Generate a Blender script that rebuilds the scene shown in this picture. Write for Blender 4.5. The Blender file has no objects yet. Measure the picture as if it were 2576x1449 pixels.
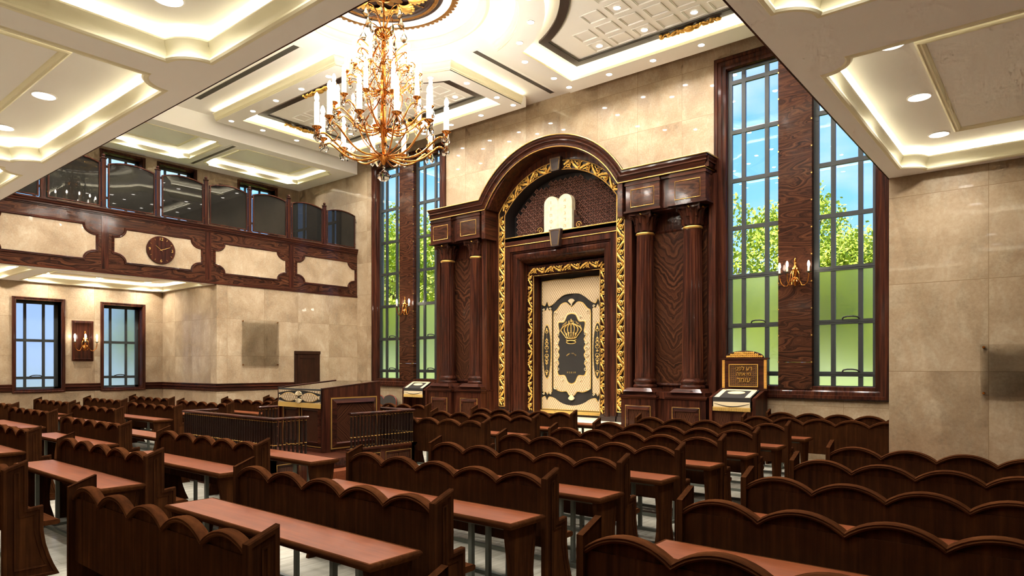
import bpy, math, random
from mathutils import Vector, Matrix
RN = random.Random(11)
SC = bpy.context.scene
COL = SC.collection
PI = math.pi
ORG = {}
V = Vector

# ------------------------------------------------------------------ mesh builder
class B:
    def __init__(s):
        s.v = []; s.f = []
    def add(s, vs, fs):
        o = len(s.v); s.v += [tuple(p) for p in vs]
        s.f += [tuple(i + o for i in f) for f in fs]
        return s
    def box(s, x0, x1, y0, y1, z0, z1):
        if x0 > x1: x0, x1 = x1, x0
        if y0 > y1: y0, y1 = y1, y0
        if z0 > z1: z0, z1 = z1, z0
        return s.add([(x0,y0,z0),(x1,y0,z0),(x1,y1,z0),(x0,y1,z0),(x0,y0,z1),(x1,y0,z1),(x1,y1,z1),(x0,y1,z1)],
              [(0,3,2,1),(4,5,6,7),(0,1,5,4),(1,2,6,5),(2,3,7,6),(3,0,4,7)])
    def prism(s, pts, vec):
        n = len(pts); vec = V(vec); pts = [V(p) for p in pts]
        a = V((0,0,0))
        for i in range(n): a += pts[i].cross(pts[(i+1) % n])
        if a.dot(vec) < 0: pts = pts[::-1]
        vs = pts + [p + vec for p in pts]
        fs = [tuple(range(n))[::-1], tuple(range(n, 2*n))] + [(i, (i+1) % n, n + (i+1) % n, n + i) for i in range(n)]
        return s.add(vs, fs)
    def lathe(s, c, prof, n=24, flute=None, axis='z', a0=0, a1=2*PI, caps=False):
        c = V(c); full = abs(a1 - a0 - 2*PI) < 1e-6
        m = n if full else n + 1
        vs = []; fs = []
        for (r, z) in prof:
            for i in range(m):
                a = a0 + (a1 - a0) * i / n
                rr = r if flute is None else r * flute(a, z)
                x, y = rr * math.cos(a), rr * math.sin(a)
                if axis == 'z': q = V((x, y, z))
                elif axis == 'x': q = V((z, x, y))
                else: q = V((x, z, -y))
                vs.append(c + q)
        for j in range(len(prof) - 1):
            for i in range(n):
                k = (i + 1) % m
                fs.append((j*m + i, j*m + k, (j+1)*m + k, (j+1)*m + i))
        if full and caps:
            if prof[0][0] > 1e-5: fs.append(tuple(range(m))[::-1])
            if prof[-1][0] > 1e-5: fs.append(tuple((len(prof)-1)*m + i for i in range(m)))
        return s.add(vs, fs)
    def tube(s, pts, r, n=6, closed=False, flat=1.0):
        pts = [V(p) for p in pts]; L = len(pts)
        rs = r if isinstance(r, (list, tuple)) else [r]*L
        vs = []; fs = []; up = None
        for i, p in enumerate(pts):
            a = pts[i-1] if (i > 0 or closed) else p
            b = pts[(i+1) % L] if (i < L-1 or closed) else p
            t = (b - a)
            if t.length < 1e-9: t = V((0,0,1))
            t.normalize()
            if up is None:
                up = V((0,0,1)) if abs(t.z) < .9 else V((1,0,0))
            e = t.cross(up)
            if e.length < 1e-6: e = t.cross(V((0,1,0)))
            e.normalize(); up = e.cross(t).normalized()
            for k in range(n):
                an = 2*PI*k/n
                vs.append(p + e*math.cos(an)*rs[i] + up*math.sin(an)*rs[i]*flat)
        m = L if closed else L - 1
        for i in range(m):
            j = (i + 1) % L
            for k in range(n):
                q = (k + 1) % n
                fs.append((i*n + k, i*n + q, j*n + q, j*n + k))
        if not closed:
            fs.append(tuple(range(n))[::-1]); fs.append(tuple((L-1)*n + k for k in range(n)))
        return s.add(vs, fs)
    def sweep(s, path, prof, N, closed=True, cprof=False, caps=True):
        """profile points (u, w): u along the path's in-plane left normal, w along N"""
        N = V(N).normalized(); P = [V(p) for p in path]; L = len(P); K = len(prof)
        vs = []; fs = []
        for i in range(L):
            dp = (P[i] - P[i-1]).normalized() if (i > 0 or closed) else None
            dn = (P[(i+1) % L] - P[i]).normalized() if (i < L-1 or closed) else None
            if dp is None: dp = dn
            if dn is None: dn = dp
            n1 = N.cross(dp); n2 = N.cross(dn); m = n1 + n2
            if m.length < 1e-6: m = n2
            m.normalize(); m /= max(.25, m.dot(n2))
            for (u, w) in prof: vs.append(P[i] + m*u + N*w)
        seg = L if closed else L - 1; kk = K if cprof else K - 1
        for i in range(seg):
            j = (i + 1) % L
            for k in range(kk):
                q = (k + 1) % K
                fs.append((i*K + k, j*K + k, j*K + q, i*K + q))
        if not closed and caps and K > 2:
            fs.append(tuple(range(K))); fs.append(tuple((L-1)*K + k for k in range(K))[::-1])
        return s.add(vs, fs)
    def ball(s, c, r, sc=(1,1,1), nu=12, nv=8, M=None):
        vs = [(0,0,1)]; fs = []
        for j in range(1, nv):
            for i in range(nu):
                a = PI*j/nv; b = 2*PI*i/nu
                vs.append((math.sin(a)*math.cos(b), math.sin(a)*math.sin(b), math.cos(a)))
        vs.append((0,0,-1)); e = len(vs)-1
        for i in range(nu):
            k = (i+1) % nu
            fs.append((0, 1+i, 1+k)); fs.append((e, 1+(nv-2)*nu+k, 1+(nv-2)*nu+i))
            for j in range(nv-2): fs.append((1+j*nu+i, 1+(j+1)*nu+i, 1+(j+1)*nu+k, 1+j*nu+k))
        c = V(c); o = []
        for q in vs:
            w = V((q[0]*r*sc[0], q[1]*r*sc[1], q[2]*r*sc[2]))
            o.append(c + (M @ w if M else w))
        return s.add(o, fs)
    def strip(s, A, Bp, closed=False):
        n = len(A); m = n if closed else n-1
        return s.add(list(A)+list(Bp), [(i, (i+1) % n, n+(i+1) % n, n+i) for i in range(m)])
    def merge(s, o, f=None):
        return s.add([f(V(p)) for p in o.v] if f else o.v, o.f)
    def build(s, name, mat, parent=None, smooth=None, loc=None):
        me = bpy.data.meshes.new(name)
        if parent is not None: org = ORG[parent.name]
        elif loc is not None: org = V(loc)
        else:
            xs = [p[0] for p in s.v]; ys = [p[1] for p in s.v]; zs = [p[2] for p in s.v]
            org = V(((min(xs)+max(xs))/2, (min(ys)+max(ys))/2, min(zs)))
        me.from_pydata([(p[0]-org.x, p[1]-org.y, p[2]-org.z) for p in s.v], [], s.f)
        me.materials.append(mat)
        if smooth:
            me.polygons.foreach_set('use_smooth', [True]*len(me.polygons))
            me.set_sharp_from_angle(angle=math.radians(smooth))
        me.update()
        o = bpy.data.objects.new(name, me); COL.objects.link(o)
        if parent is not None: o.parent = parent
        else: o.location = org
        ORG[o.name] = org
        return o

def tag(o, label=None, cat=None, group=None, kind=None):
    if label: o['label'] = label
    if cat: o['category'] = cat
    if group: o['group'] = group
    if kind: o['kind'] = kind
    return o
def thing(name, label, cat, loc=(0,0,0), group=None):
    o = bpy.data.objects.new(name, None); COL.objects.link(o)
    o.empty_display_size = .1; o.location = loc; ORG[o.name] = V(loc)
    return tag(o, label, cat, group)
def struct(name, b, mat, smooth=None):
    return tag(b.build(name, mat, None, smooth), kind='structure')
def copy_tree(o, parent=None):
    c = o.copy(); COL.objects.link(c); c.parent = parent
    for ch in list(o.children): copy_tree(ch, c)
    return c
def dup(o, loc, label, rz=None):
    c = copy_tree(o); c.location = loc
    if rz is not None: c.rotation_euler = (0,0,rz)
    c['label'] = label
    return c

# ------------------------------------------------------------------ materials
def lin(c):
    return tuple(((x/255.)/12.92 if x <= 10 else (((x/255.)+.055)/1.055)**2.4) for x in c)
class NT:
    def __init__(s, name):
        s.m = bpy.data.materials.new(name); s.m.use_nodes = True
        s.t = s.m.node_tree; s.n = s.t.nodes; s.l = s.t.links
        s.p = s.n['Principled BSDF']
    def node(s, ty, **kw):
        n = s.n.new(ty)
        for k, v in kw.items(): setattr(n, k, v)
        return n
    def link(s, a, b): s.l.new(a, b)
    def math(s, op, a, b=None, c=None):
        n = s.n.new('ShaderNodeMath'); n.operation = op
        for i, x in enumerate((a, b, c)):
            if x is None: continue
            if isinstance(x, (int, float)): n.inputs[i].default_value = x
            else: s.l.new(x, n.inputs[i])
        return n.outputs[0]
    def ramp(s, fac, stops):
        n = s.n.new('ShaderNodeValToRGB'); e = n.color_ramp.elements
        while len(e) > 1: e.remove(e[-1])
        e[0].position = stops[0][0]; e[0].color = (*stops[0][1], 1)
        for p, c in stops[1:]:
            q = e.new(p); q.color = (*c, 1)
        s.l.new(fac, n.inputs[0]); return n.outputs[0]
    def mix(s, fac, a, b, bt='MIX'):
        n = s.n.new('ShaderNodeMix'); n.data_type = 'RGBA'; n.blend_type = bt
        for i, x in ((0, fac), (6, a), (7, b)):
            if isinstance(x, (int, float)): n.inputs[i].default_value = x
            elif isinstance(x, tuple): n.inputs[i].default_value = (*x, 1)
            else: s.l.new(x, n.inputs[i])
        return n.outputs[2]
    def noise(s, vec, scale, detail=4, rough=.55, dist=0):
        n = s.n.new('ShaderNodeTexNoise'); n.inputs['Scale'].default_value = scale
        n.inputs['Detail'].default_value = detail; n.inputs['Roughness'].default_value = rough
        n.inputs['Distortion'].default_value = dist
        if vec is not None: s.l.new(vec, n.inputs['Vector'])
        return n.outputs['Fac']
    def obj(s):
        return s.n.new('ShaderNodeTexCoord').outputs['Object']
    def pos(s):
        return s.n.new('ShaderNodeNewGeometry').outputs['Position']
    def mapv(s, vec, sc, rot=(0,0,0), loc=(0,0,0)):
        n = s.n.new('ShaderNodeMapping'); n.inputs['Scale'].default_value = sc
        n.inputs['Rotation'].default_value = rot; n.inputs['Location'].default_value = loc
        s.l.new(vec, n.inputs['Vector']); return n.outputs[0]
    def bump(s, h, st=.3, dist=.01):
        n = s.n.new('ShaderNodeBump'); n.inputs['Strength'].default_value = st
        n.inputs['Distance'].default_value = dist; s.l.new(h, n.inputs['Height'])
        s.l.new(n.outputs[0], s.p.inputs['Normal'])
    def set(s, **kw):
        for k, v in kw.items():
            k = k.replace('_', ' ')
            i = s.p.inputs[k]
            if isinstance(v, (int, float)): i.default_value = v
            elif isinstance(v, tuple): i.default_value = (*v, 1) if len(v) == 3 else v
            else: s.l.new(v, i)
        return s

def plain(name, col, rough=.5, metal=0., coat=0., spec=.5):
    t = NT(name); t.set(Base_Color=lin(col), Roughness=rough, Metallic=metal, Coat_Weight=coat, Specular_IOR_Level=spec)
    return t.m
def emit(name, col, st):
    t = NT(name); t.set(Base_Color=(.8,.8,.8), Emission_Color=lin(col), Emission_Strength=st); return t.m

def rosewood(name, axis, gloss=.16, bright=1.):
    """dark striped veneer, grain along one axis"""
    t = NT(name); sc = {'x': (.9,17,17), 'y': (17,.9,17), 'z': (17,17,.9)}[axis]
    v = t.mapv(t.obj(), sc)
    f1 = t.noise(v, 1.0, 5, .62, .5)
    sc2 = {'x': (.25,4,4), 'y': (4,.25,4), 'z': (4,4,.25)}[axis]
    f2 = t.noise(t.mapv(t.obj(), sc2), 1., 3, .5, 1.2)
    f = t.math('ADD', t.math('MULTIPLY', f1, .65), t.math('MULTIPLY', f2, .35))
    k = bright
    c = t.ramp(f, [(.36, (.009*k,.003*k,.0018*k)), (.46, (.026*k,.0070*k,.0036*k)), (.55, (.050*k,.0130*k,.006*k)), (.66, (.082*k,.023*k,.008*k))])
    t.set(Base_Color=c, Roughness=.5, Specular_IOR_Level=.05, Coat_Weight=.28, Coat_Roughness=gloss*.7)
    return t.m
def figured(name, chev):
    """book-matched figured veneer: 'chev' V shapes, 'diam' diamonds, 'wave' rolling grain"""
    t = NT(name); g = t.n.new('ShaderNodeTexCoord')
    sp = t.n.new('ShaderNodeSeparateXYZ'); t.link(g.outputs['Object'], sp.inputs[0])
    ge = t.n.new('ShaderNodeSeparateXYZ'); t.link(g.outputs['Generated'], ge.inputs[0])
    x, y, z = sp.outputs; gx, gy, gz = ge.outputs
    h = t.math('ADD', x, y)
    if chev == 'wave':
        vec = t.mapv(g.outputs['Object'], (.7,.7,3.2))
        ww = t.noise(vec, 1., 2, .45, .8)
        q = t.math('ADD', t.math('MULTIPLY', ww, 6.), t.math('MULTIPLY', z, 3.2))
    else:
        gh = t.math('ABSOLUTE', t.math('SUBTRACT', gx if 'x' in chev else gy, .5))
        wob = t.noise(g.outputs['Object'], 2.2, 3, .5)
        k = 1.9 if 'chev' in chev else 1.2
        zz = z if 'chev' in chev else t.math('MULTIPLY', t.math('ABSOLUTE', t.math('SUBTRACT', gz, .5)), -1.1)
        q = t.math('ADD', t.math('MULTIPLY', t.math('ADD', zz, t.math('MULTIPLY', gh, -k)), 4. if 'chev' in chev else 9.), t.math('MULTIPLY', wob, 2.6 if 'chev' in chev else 1.6))
    s1 = t.math('ADD', t.math('MULTIPLY', t.math('SINE', t.math('MULTIPLY', q, 9.1)), .5), .5)
    cb = t.n.new('ShaderNodeCombineXYZ'); t.link(q, cb.inputs[0])
    n2 = t.noise(cb.outputs[0], 5.0 if chev == 'wave' else 3.2, 6, .72)
    f = t.math('ADD', t.math('MULTIPLY', s1, .10), t.math('MULTIPLY', n2, .90))
    c = t.ramp(f, [(.36, (.008,.003,.002)), (.45, (.024,.008,.004)), (.54, (.055,.018,.008)), (.66, (.105,.038,.015))])
    t.set(Base_Color=c, Roughness=.5, Specular_IOR_Level=.05, Coat_Weight=.28, Coat_Roughness=.12)
    return t.m
def stone(name, ax, u0, pu, z0, pv, joints=True, tint=1.):
    t = NT(name); P = t.pos()
    sp = t.n.new('ShaderNodeSeparateXYZ'); t.link(P, sp.inputs[0])
    u = t.math('DIVIDE', t.math('SUBTRACT', sp.outputs[0 if ax == 'x' else 1], u0), pu)
    v = t.math('DIVIDE', t.math('SUBTRACT', sp.outputs[2], z0), pv)
    fu, fv = t.math('FLOOR', u), t.math('FLOOR', v)
    cell = t.math('ADD', t.math('MULTIPLY', fu, 13.7), t.math('MULTIPLY', fv, 5.3))
    wn = t.n.new('ShaderNodeTexWhiteNoise'); wn.noise_dimensions = '1D'; t.link(cell, wn.inputs['W'])
    off = t.n.new('ShaderNodeVectorMath'); off.operation = 'MULTIPLY_ADD'
    t.link(wn.outputs['Color'], off.inputs[0]); off.inputs[1].default_value = (9,9,9); t.link(P, off.inputs[2])
    vec = off.outputs[0]
    big = t.noise(vec, 1.3, 6, .6, .4); fine = t.noise(vec, 26, 4, .65)
    vein = t.noise(t.mapv(vec, (1.,1.,.45)), 3.2, 8, .68, 1.1)
    vn = t.math('SUBTRACT', 1., t.math('MULTIPLY', t.math('ABSOLUTE', t.math('SUBTRACT', vein, .5)), 9.))
    vn = t.math('MULTIPLY', t.math('MAXIMUM', vn, 0.), .35)
    f = t.math('ADD', t.math('MULTIPLY', big, .7), t.math('MULTIPLY', fine, .3))
    f = t.math('ADD', f, t.math('MULTIPLY', t.math('SUBTRACT', wn.outputs['Value'], .5), .07))
    c = t.ramp(f, [(.32, lin((122,102,78))), (.46, lin((150,130,103))), (.56, lin((168,148,120))), (.7, lin((186,168,140)))])
    c = t.mix(vn, c, lin((150,118,84)))
    h = fine
    if joints:
        def edge(w, p): 
            fr = t.math('FRACT', w)
            return t.math('MULTIPLY', t.math('MINIMUM', fr, t.math('SUBTRACT', 1., fr)), p)
        j = t.math('LESS_THAN', t.math('MINIMUM', edge(u, pu), edge(v, pv)), .0045)
        c = t.mix(j, c, lin((132,108,78)))
    t.set(Base_Color=c, Roughness=.42, Specular_IOR_Level=.3, Coat_Weight=.22, Coat_Roughness=.03)
    return t.m

M = {}
M['wx'] = rosewood('rosewood_x', 'x'); M['wy'] = rosewood('rosewood_y', 'y'); M['wz'] = rosewood('rosewood_z', 'z')
M['fx'] = figured('chevron_x', 'chevx'); M['fy'] = figured('chevron_y', 'chevy')
M['dx'] = figured('diamond_x', 'diamx'); M['dy'] = figured('diamond_y', 'diamy'); M['wave'] = figured('wave_veneer', 'wave')
def benchwood(name, c0, c1, c2, axis, rough=.55, spec=0.):
    t = NT(name); sc = {'x': (1.2,26,26), 'z': (26,26,1.2)}[axis]
    f = t.noise(t.mapv(t.obj(), sc), 1., 5, .6, .4)
    g = t.noise(t.obj(), 2.3, 4, .6)
    f = t.math('ADD', t.math('MULTIPLY', f, .6), t.math('MULTIPLY', g, .4))
    t.set(Base_Color=t.ramp(f, [(.35, lin(c0)), (.52, lin(c1)), (.68, lin(c2))]), Roughness=rough, Specular_IOR_Level=spec)
    return t.m
M['bz'] = benchwood('bench_wood', (32,16,8), (47,25,12), (62,35,17), 'z')
M['bx'] = benchwood('bench_wood_x', (42,22,11), (59,32,16), (74,43,22), 'x')
M['lam'] = benchwood('table_laminate', (88,44,24), (102,53,29), (114,62,36), 'x', .38, .1)
M['stf'] = stone('stone_ark_wall', 'x', -10.685, 1.199, 9.10, 1.13)
M['stl'] = stone('stone_window_wall', 'y', 6.652, 1.223, 2.352, 1.137)
M['sti'] = stone('stone_side_wall', 'y', 11.484, 1.222, 2.352, 1.137)
M['stj'] = stone('stone_jog', 'x', -22.4, 1.2, 2.352, 1.137)
M['str'] = stone('stone_right', 'x', -.674, 1.18, 1.978, 1.131)
M['stp'] = stone('stone_plain', 'y', 0, 50, -1, 50, False)
M['cream'] = plain('cream_paint', (250,247,241), .55)
M['trim'] = plain('cream_moulding', (245,238,204), .5)
M['latt'] = plain('lattice_wood', (112,70,54), .45); M['nichew'] = plain('niche_back', (22,13,9), .6)
M['white'] = plain('white_paint', (252,250,245), .5)
M['gold'] = plain('gold_leaf', (226,176,88), .34, .75)
M['goldd'] = plain('gold_line', (214,168,90), .35, .8)
M['brass'] = plain('brass', (214,142,70), .16, 1.)
M['bronze'] = plain('bronze_paint', (128,84,28), .42, .5)
M['darkw'] = plain('dark_frame_wood', (40,19,10), .5)
M['doorw'] = benchwood('door_wood', (30,15,8), (42,22,12), (52,29,17), 'z', .4, .15); M['balw'] = plain('baluster_wood', (30,15,8), .35, 0, .2, .3)
M['metal'] = plain('grey_steel', (88,90,80), .45, .2)
M['alu'] = plain('window_alu', (40,42,39), .5, .1)
M['black'] = plain('black_velvet', (32,26,20), .9)
M['candle'] = plain('candle_sleeve', (240,226,196), .5)
M['bulb'] = emit('bulb_glow', (255,242,222), 24.)
M['cove3'] = emit('cove_glow_nave', (255,245,216), 8.)
M['lens'] = emit('downlight_glow', (255,248,236), 14.)
M['cove'] = emit('cove_glow', (255,247,228), 50.)
M['cove2'] = emit('cove_glow_dome', (255,244,216), 6.)
M['vent'] = plain('vent_grey', (108,104,96), .5)
M['ventd'] = plain('vent_dark', (40,38,36), .7)
M['fabric'] = plain('dark_upholstery', (52,44,36), .85)
M['redw'] = plain('red_mahogany', (110,46,32), .25, 0, .3)
M['petal'] = plain('petal_brown', (116,76,26), .5, .3)
def glassmat(name, col, rough=0., ior=1.45):
    t = NT(name); t.set(Base_Color=lin(col), Roughness=rough, IOR=ior, Transmission_Weight=1.); return t.m
M['crystal'] = glassmat('crystal', (250,250,250), 0., 1.5)
# thin clear pane: mostly transparent with a mirror coat
def pane(name, tint, refl, ior=1.45):
    t = NT(name); n = t.n; tr = n.new('ShaderNodeBsdfTransparent'); tr.inputs[0].default_value = (*tint, 1)
    gl = n.new('ShaderNodeBsdfGlossy'); gl.inputs['Roughness'].default_value = .01
    fr = n.new('ShaderNodeFresnel'); fr.inputs[0].default_value = ior
    mx = n.new('ShaderNodeMixShader'); f = t.math('ADD', fr.outputs[0], refl)
    t.link(f, mx.inputs[0]); t.link(tr.outputs[0], mx.inputs[1]); t.link(gl.outputs[0], mx.inputs[2])
    t.link(mx.outputs[0], n['Material Output'].inputs[0]); return t.m
M['pane'] = pane('clear_pane', (.97,.98,1.), .03)
M['plaque'] = pane('smoked_plaque', (.95,.945,.93), .0, 1.25)
M['gtop'] = pane('desk_glass', (.85,.85,.82), .25)
M['frost2'] = glassmat('frosted_pane_blue', (132,144,178), .5, 1.25); M['frost'] = glassmat('frosted_pane', (236,238,158), .5, 1.25)
t = NT('dark_screen_glass'); t.set(Base_Color=(.012,.011,.009), Roughness=.015, Specular_IOR_Level=.5, IOR=1.42); M['dglass'] = t.m
# floor: pale grey-cream boards of stone-look tile
t = NT('floor_tile'); P = t.pos()
br = t.node('ShaderNodeTexBrick'); br.offset = .5
t.link(t.mapv(P, (1,1,1), (0,0,PI/2)), br.inputs['Vector'])
br.inputs['Scale'].default_value = 1.; br.inputs['Brick Width'].default_value = 1.2; br.inputs['Row Height'].default_value = .2
br.inputs['Mortar Size'].default_value = .0025; br.inputs['Color1'].default_value = (*lin((170,165,150)), 1)
br.inputs['Color2'].default_value = (*lin((156,150,135)), 1); br.inputs['Mortar'].default_value = (*lin((120,112,98)), 1)
st = t.noise(t.mapv(P, (9,.8,1)), 1.4, 6, .65, .6)
c = t.mix(t.ramp(st, [(.42, (0,0,0)), (.62, (.5,.5,.5))]), br.outputs['Color'], lin((126,118,102)), 'MIX')
t.set(Base_Color=c, Roughness=.25); M['floor'] = t.m
t = NT('ark_steps'); f = t.noise(t.pos(), 6, 5, .6); t.set(Base_Color=t.ramp(f, [(.3, lin((228,214,180))), (.7, lin((243,232,200)))]), Roughness=.3); M['step'] = t.m
# quilted cream velvet
t = NT('quilted_cream'); o = t.obj(); sp = t.n.new('ShaderNodeSeparateXYZ'); t.link(o, sp.inputs[0])
a = t.math('ADD', t.math('MULTIPLY', t.math('ADD', sp.outputs[0], sp.outputs[1]), 42.), t.math('MULTIPLY', sp.outputs[2], 30.))
b = t.math('SUBTRACT', t.math('MULTIPLY', t.math('ADD', sp.outputs[0], sp.outputs[1]), 42.), t.math('MULTIPLY', sp.outputs[2], 30.))
q = t.math('MULTIPLY', t.math('ABSOLUTE', t.math('SINE', a)), t.math('ABSOLUTE', t.math('SINE', b)))
t.set(Base_Color=t.ramp(q, [(.02, lin((140,114,82))), (.2, lin((178,152,116))), (.8, lin((200,176,140)))]), Roughness=.8); t.bump(q, .4, .01); M['quilt'] = t.m
M['ivory'] = plain('ivory_cloth', (204,184,146), .8)
M['embro'] = plain('gold_embroidery', (204,166,90), .55, .3)
t = NT('tablet_stone'); f = t.noise(t.obj(), 7, 6, .6); t.set(Base_Color=t.ramp(f, [(.3, lin((196,178,138))), (.6, lin((220,204,168)))]), Roughness=.5); M['tablet'] = t.m
M['engr'] = plain('engraved_letters', (176,140,92), .6)
# ================================================================== the room
YA=15.13; XL=-19.63; XLL=-23.3; YJ=9.93; XR=-1.742; YR=2.862; ZS=4.507; ZC=9.52; XC=-10.73
CX, CY = -10.72, 8.93; ZB = 9.23
XE, YB = 3.3, -1.6
def cells(b, ax, c0, c1, u0, u1, z0, z1, holes):
    us = sorted({u0,u1} | {h[0] for h in holes} | {h[1] for h in holes}); us = [u for u in us if u0 <= u <= u1]
    for a, e in zip(us, us[1:]):
        zs = [z0]; hh = sorted([h for h in holes if h[0] <= a+1e-6 and h[1] >= e-1e-6], key=lambda h: h[2])
        cur = z0
        for h in hh + [None]:
            top = h[2] if h else z1
            if top > cur + 1e-6:
                if ax == 'x': b.box(a, e, c0, c1, cur, top)
                elif ax == 'y': b.box(c0, c1, a, e, cur, top)
                else: b.box(a, e, cur, top, c0, c1)
            if h: cur = max(cur, h[3])
    return b
SHX = -12.495
WIN_R = (-5.99, -2.85, 1.54, 8.93)
front_holes = [WIN_R, (WIN_R[0]+SHX, WIN_R[1]+SHX, WIN_R[2], WIN_R[3]), (XC-1.9, XC+1.9, 0, 6.2)]
for k_ in range(-19, 19):
    xa_, xb_ = k_*.1, (k_+1)*.1; xm_ = max(abs(xa_), abs(xb_))
    front_holes.append((XC+xa_, XC+xb_, 6.0, 5.188+math.sqrt(2.44**2-xm_**2)))
struct('wall_front', cells(B(), 'x', YA, YA+.3, XLL-.4, XE+.4, 0, 10.3, front_holes), M['stf'])
low_w = [(5.85, 6.975, 1.36, 3.955), (8.14, 9.265, 1.36, 3.955)]
up_w = [(5.6, 6.75, 5.9, 8.77), (8.13, 9.27, 5.9, 8.77), (9.84, 10.97, 5.9, 8.77), (12.66, 14.07, 5.9, 8.77)]
struct('wall_left', cells(B(), 'y', XLL-.4, XLL, YB-.4, YA, 0, 10.3, low_w + up_w), M['stl'])
struct('wall_back', B().box(XLL-.4, XE+.4, YB-.4, YB, 0, 10.3), M['stp'])
struct('wall_right', B().box(XE, XE+.4, YB, YA, 0, 10.3), M['stp'])
struct('wall_jog', B().box(XLL, XL-.25, YJ, YJ+.25, 0, ZS), M['stj'])
struct('wall_side_left', B().box(XL-.25, XL, YJ, YA, 0, ZS), M['sti'])
struct('wall_pier', B().box(XR, XE, YJ, YJ+.25, 0, ZS), M['str'])
struct('wall_side_right', B().box(XR, XR+.25, YJ+.25, YA, 0, ZS), M['sti'])
struct('floor', B().box(XLL-.4, XE+.4, YB-.4, YA+.3, -.2, 0), M['floor'])
struct('roof', B().box(XLL-.6, XE+.6, YB-.6, YA+.5, 10.3, 10.5), M['white'])

# ---- coffered soffits -------------------------------------------------
def notch_outline(x0, x1, y0, y1, r, n=8):
    pts = []
    for (cx, cy, a0) in ((x0, y0, 90), (x1, y0, 180), (x1, y1, 270), (x0, y1, 0)):
        for i in range(n+1):
            a = math.radians(a0 - 90*i/n)
            pts.append((cx + r*math.cos(a), cy + r*math.sin(a)))
    return pts          # counter-clockwise
def coffer(name_i, x0, x1, y0, y1, z, rec=.243, inner=.62):
    out = notch_outline(x0, x1, y0, y1, .245)
    g = tag(thing('ceiling_coffer', None, None, ((x0+x1)/2, (y0+y1)/2, z)), kind='structure')
    m = B(); path = [(p[0], p[1], z) for p in out]
    prof = [(-.012,.0),(.0,-.012),(.03,-.012),(.045,.0),(.04,.02),(.022,.03),(.022,.045),(.03,.075),(.055,.105),(.066,.135),(.056,.155),(.02,.16),(-.012,.16)]
    m.sweep(path, prof, (0,0,1), True, True)
    m.build('cove_moulding', M['trim'], g, 35)
    f = B()
    for k, (cx, cy, a0) in enumerate(((x0, y0, 0), (x1, y0, 90), (x1, y1, 180), (x0, y1, 270))):
        ar = [(cx + .245*math.cos(math.radians(a0+90*i/8)), cy + .245*math.sin(math.radians(a0+90*i/8)), z) for i in range(9)]
        f.prism([(cx, cy, z)] + ar, (0,0,.05))
    f.build('corner_infill', M['cream'], g)
    e = .16; r = B(); zt = z + rec
    r.box(x0-e, x1+e, y0-e, y1+e, zt, zt+.04)
    r.box(x0-e-.03, x0-e, y0-e, y1+e, z+.03, zt+.04); r.box(x1+e, x1+e+.03, y0-e, y1+e, z+.03, zt+.04)
    r.box(x0-e, x1+e, y0-e-.03, y0-e, z+.03, zt+.04); r.box(x0-e, x1+e, y1+e, y1+e+.03, z+.03, zt+.04)
    r.build('recess', M['white'], g)
    q = B(); i0, i1, j0, j1 = x0+inner, x1-inner, y0+inner, y1-inner
    q.sweep([(i0,j0,zt),(i1,j0,zt),(i1,j1,zt),(i0,j1,zt)], [(0,0),(.0,-.022),(.018,-.03),(.03,-.02),(.05,-.028),(.07,-.012),(.075,0)], (0,0,1), True)
    q.build('panel_moulding', M['trim'], g)
    l = B(); l.sweep(path, [(-.03,.085),(-.065,.085),(-.065,.10),(-.03,.10)], (0,0,1), True, True)
    l.build('cove_strip', M['cove'], g)
DL = {}
def downlight(x, y, z, label, group, r=.085, power=28, key=None):
    key = key or (round(r, 3),)
    if key not in DL:
        t = thing('ceiling_downlight', label, 'ceiling light', (x, y, z), group)
        B().lathe((x,y,z), [(r*1.18, .002),(r*1.2,-.006),(r*1.05,-.012),(r,-.004),(r,.002)], 20).build('trim_ring', M['white'], t, 40)
        B().lathe((x,y,z), [(0,-.006),(r,-.006)], 20).build('lens', M['lens'], t)
        DL[key] = t
    else:
        t = copy_tree(DL[key]); t.location = (x, y, z); t['label'] = label; t['group'] = group
    if power:
        ld = LD.get(power)
        if ld is None:
            ld = bpy.data.lights.new('downlight_beam', 'AREA'); ld.shape = 'DISK'; ld.size = r*1.7; ld.energy = power*.40
            ld.color = (1., .965, .91); ld.spread = math.radians(150); LD[power] = ld
        lo = bpy.data.objects.new('downlight_beam', ld); COL.objects.link(lo); lo.parent = t; lo.location = (0, 0, -.025)
    return t
LD = {}
# rear low soffit (camera stands below it), right low soffit, left aisle soffit, left gallery ceiling
rear_c = [(-5.583+.0 - 4.177*k, -5.583 - 4.177*k + 3.83, -1.15, 2.665) for k in range(0, 5)]
right_c = [(-1.565, 2.4, 1.05, 5.01), (-1.565, 2.4, 5.80, 9.765)]
aisle_c = [(-23.22, -19.86, 1.63, 5.45), (-23.22, -19.86, 5.85, 9.82)]
gal_c = [(-22.71, -20.06, 10.89, 14.52), (-22.71, -20.06, 6.83, 10.45), (-22.71, -20.06, 2.9, 6.5)]
struct('ceiling_low_back', cells(B(), 'z', ZS, ZS+.045, XL, XR, YB, YR, rear_c), M['cream'])
struct('ceiling_low_right', cells(B(), 'z', ZS, ZS+.045, XR, XE, YB, YJ, right_c), M['cream'])
struct('ceiling_low_left', cells(B(), 'z', ZS, ZS+.045, XLL, XL, YB, YJ, aisle_c), M['cream'])
struct('ceiling_gallery_left', cells(B(), 'z', 8.95, 8.995, XLL, XL-.26, YB, YA, gal_c), M['cream'])
for i, c in enumerate(rear_c + right_c + aisle_c): coffer(i, *c, ZS)
for i, c in enumerate(gal_c): coffer(i, *c, 8.95, .25, .5)
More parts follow.
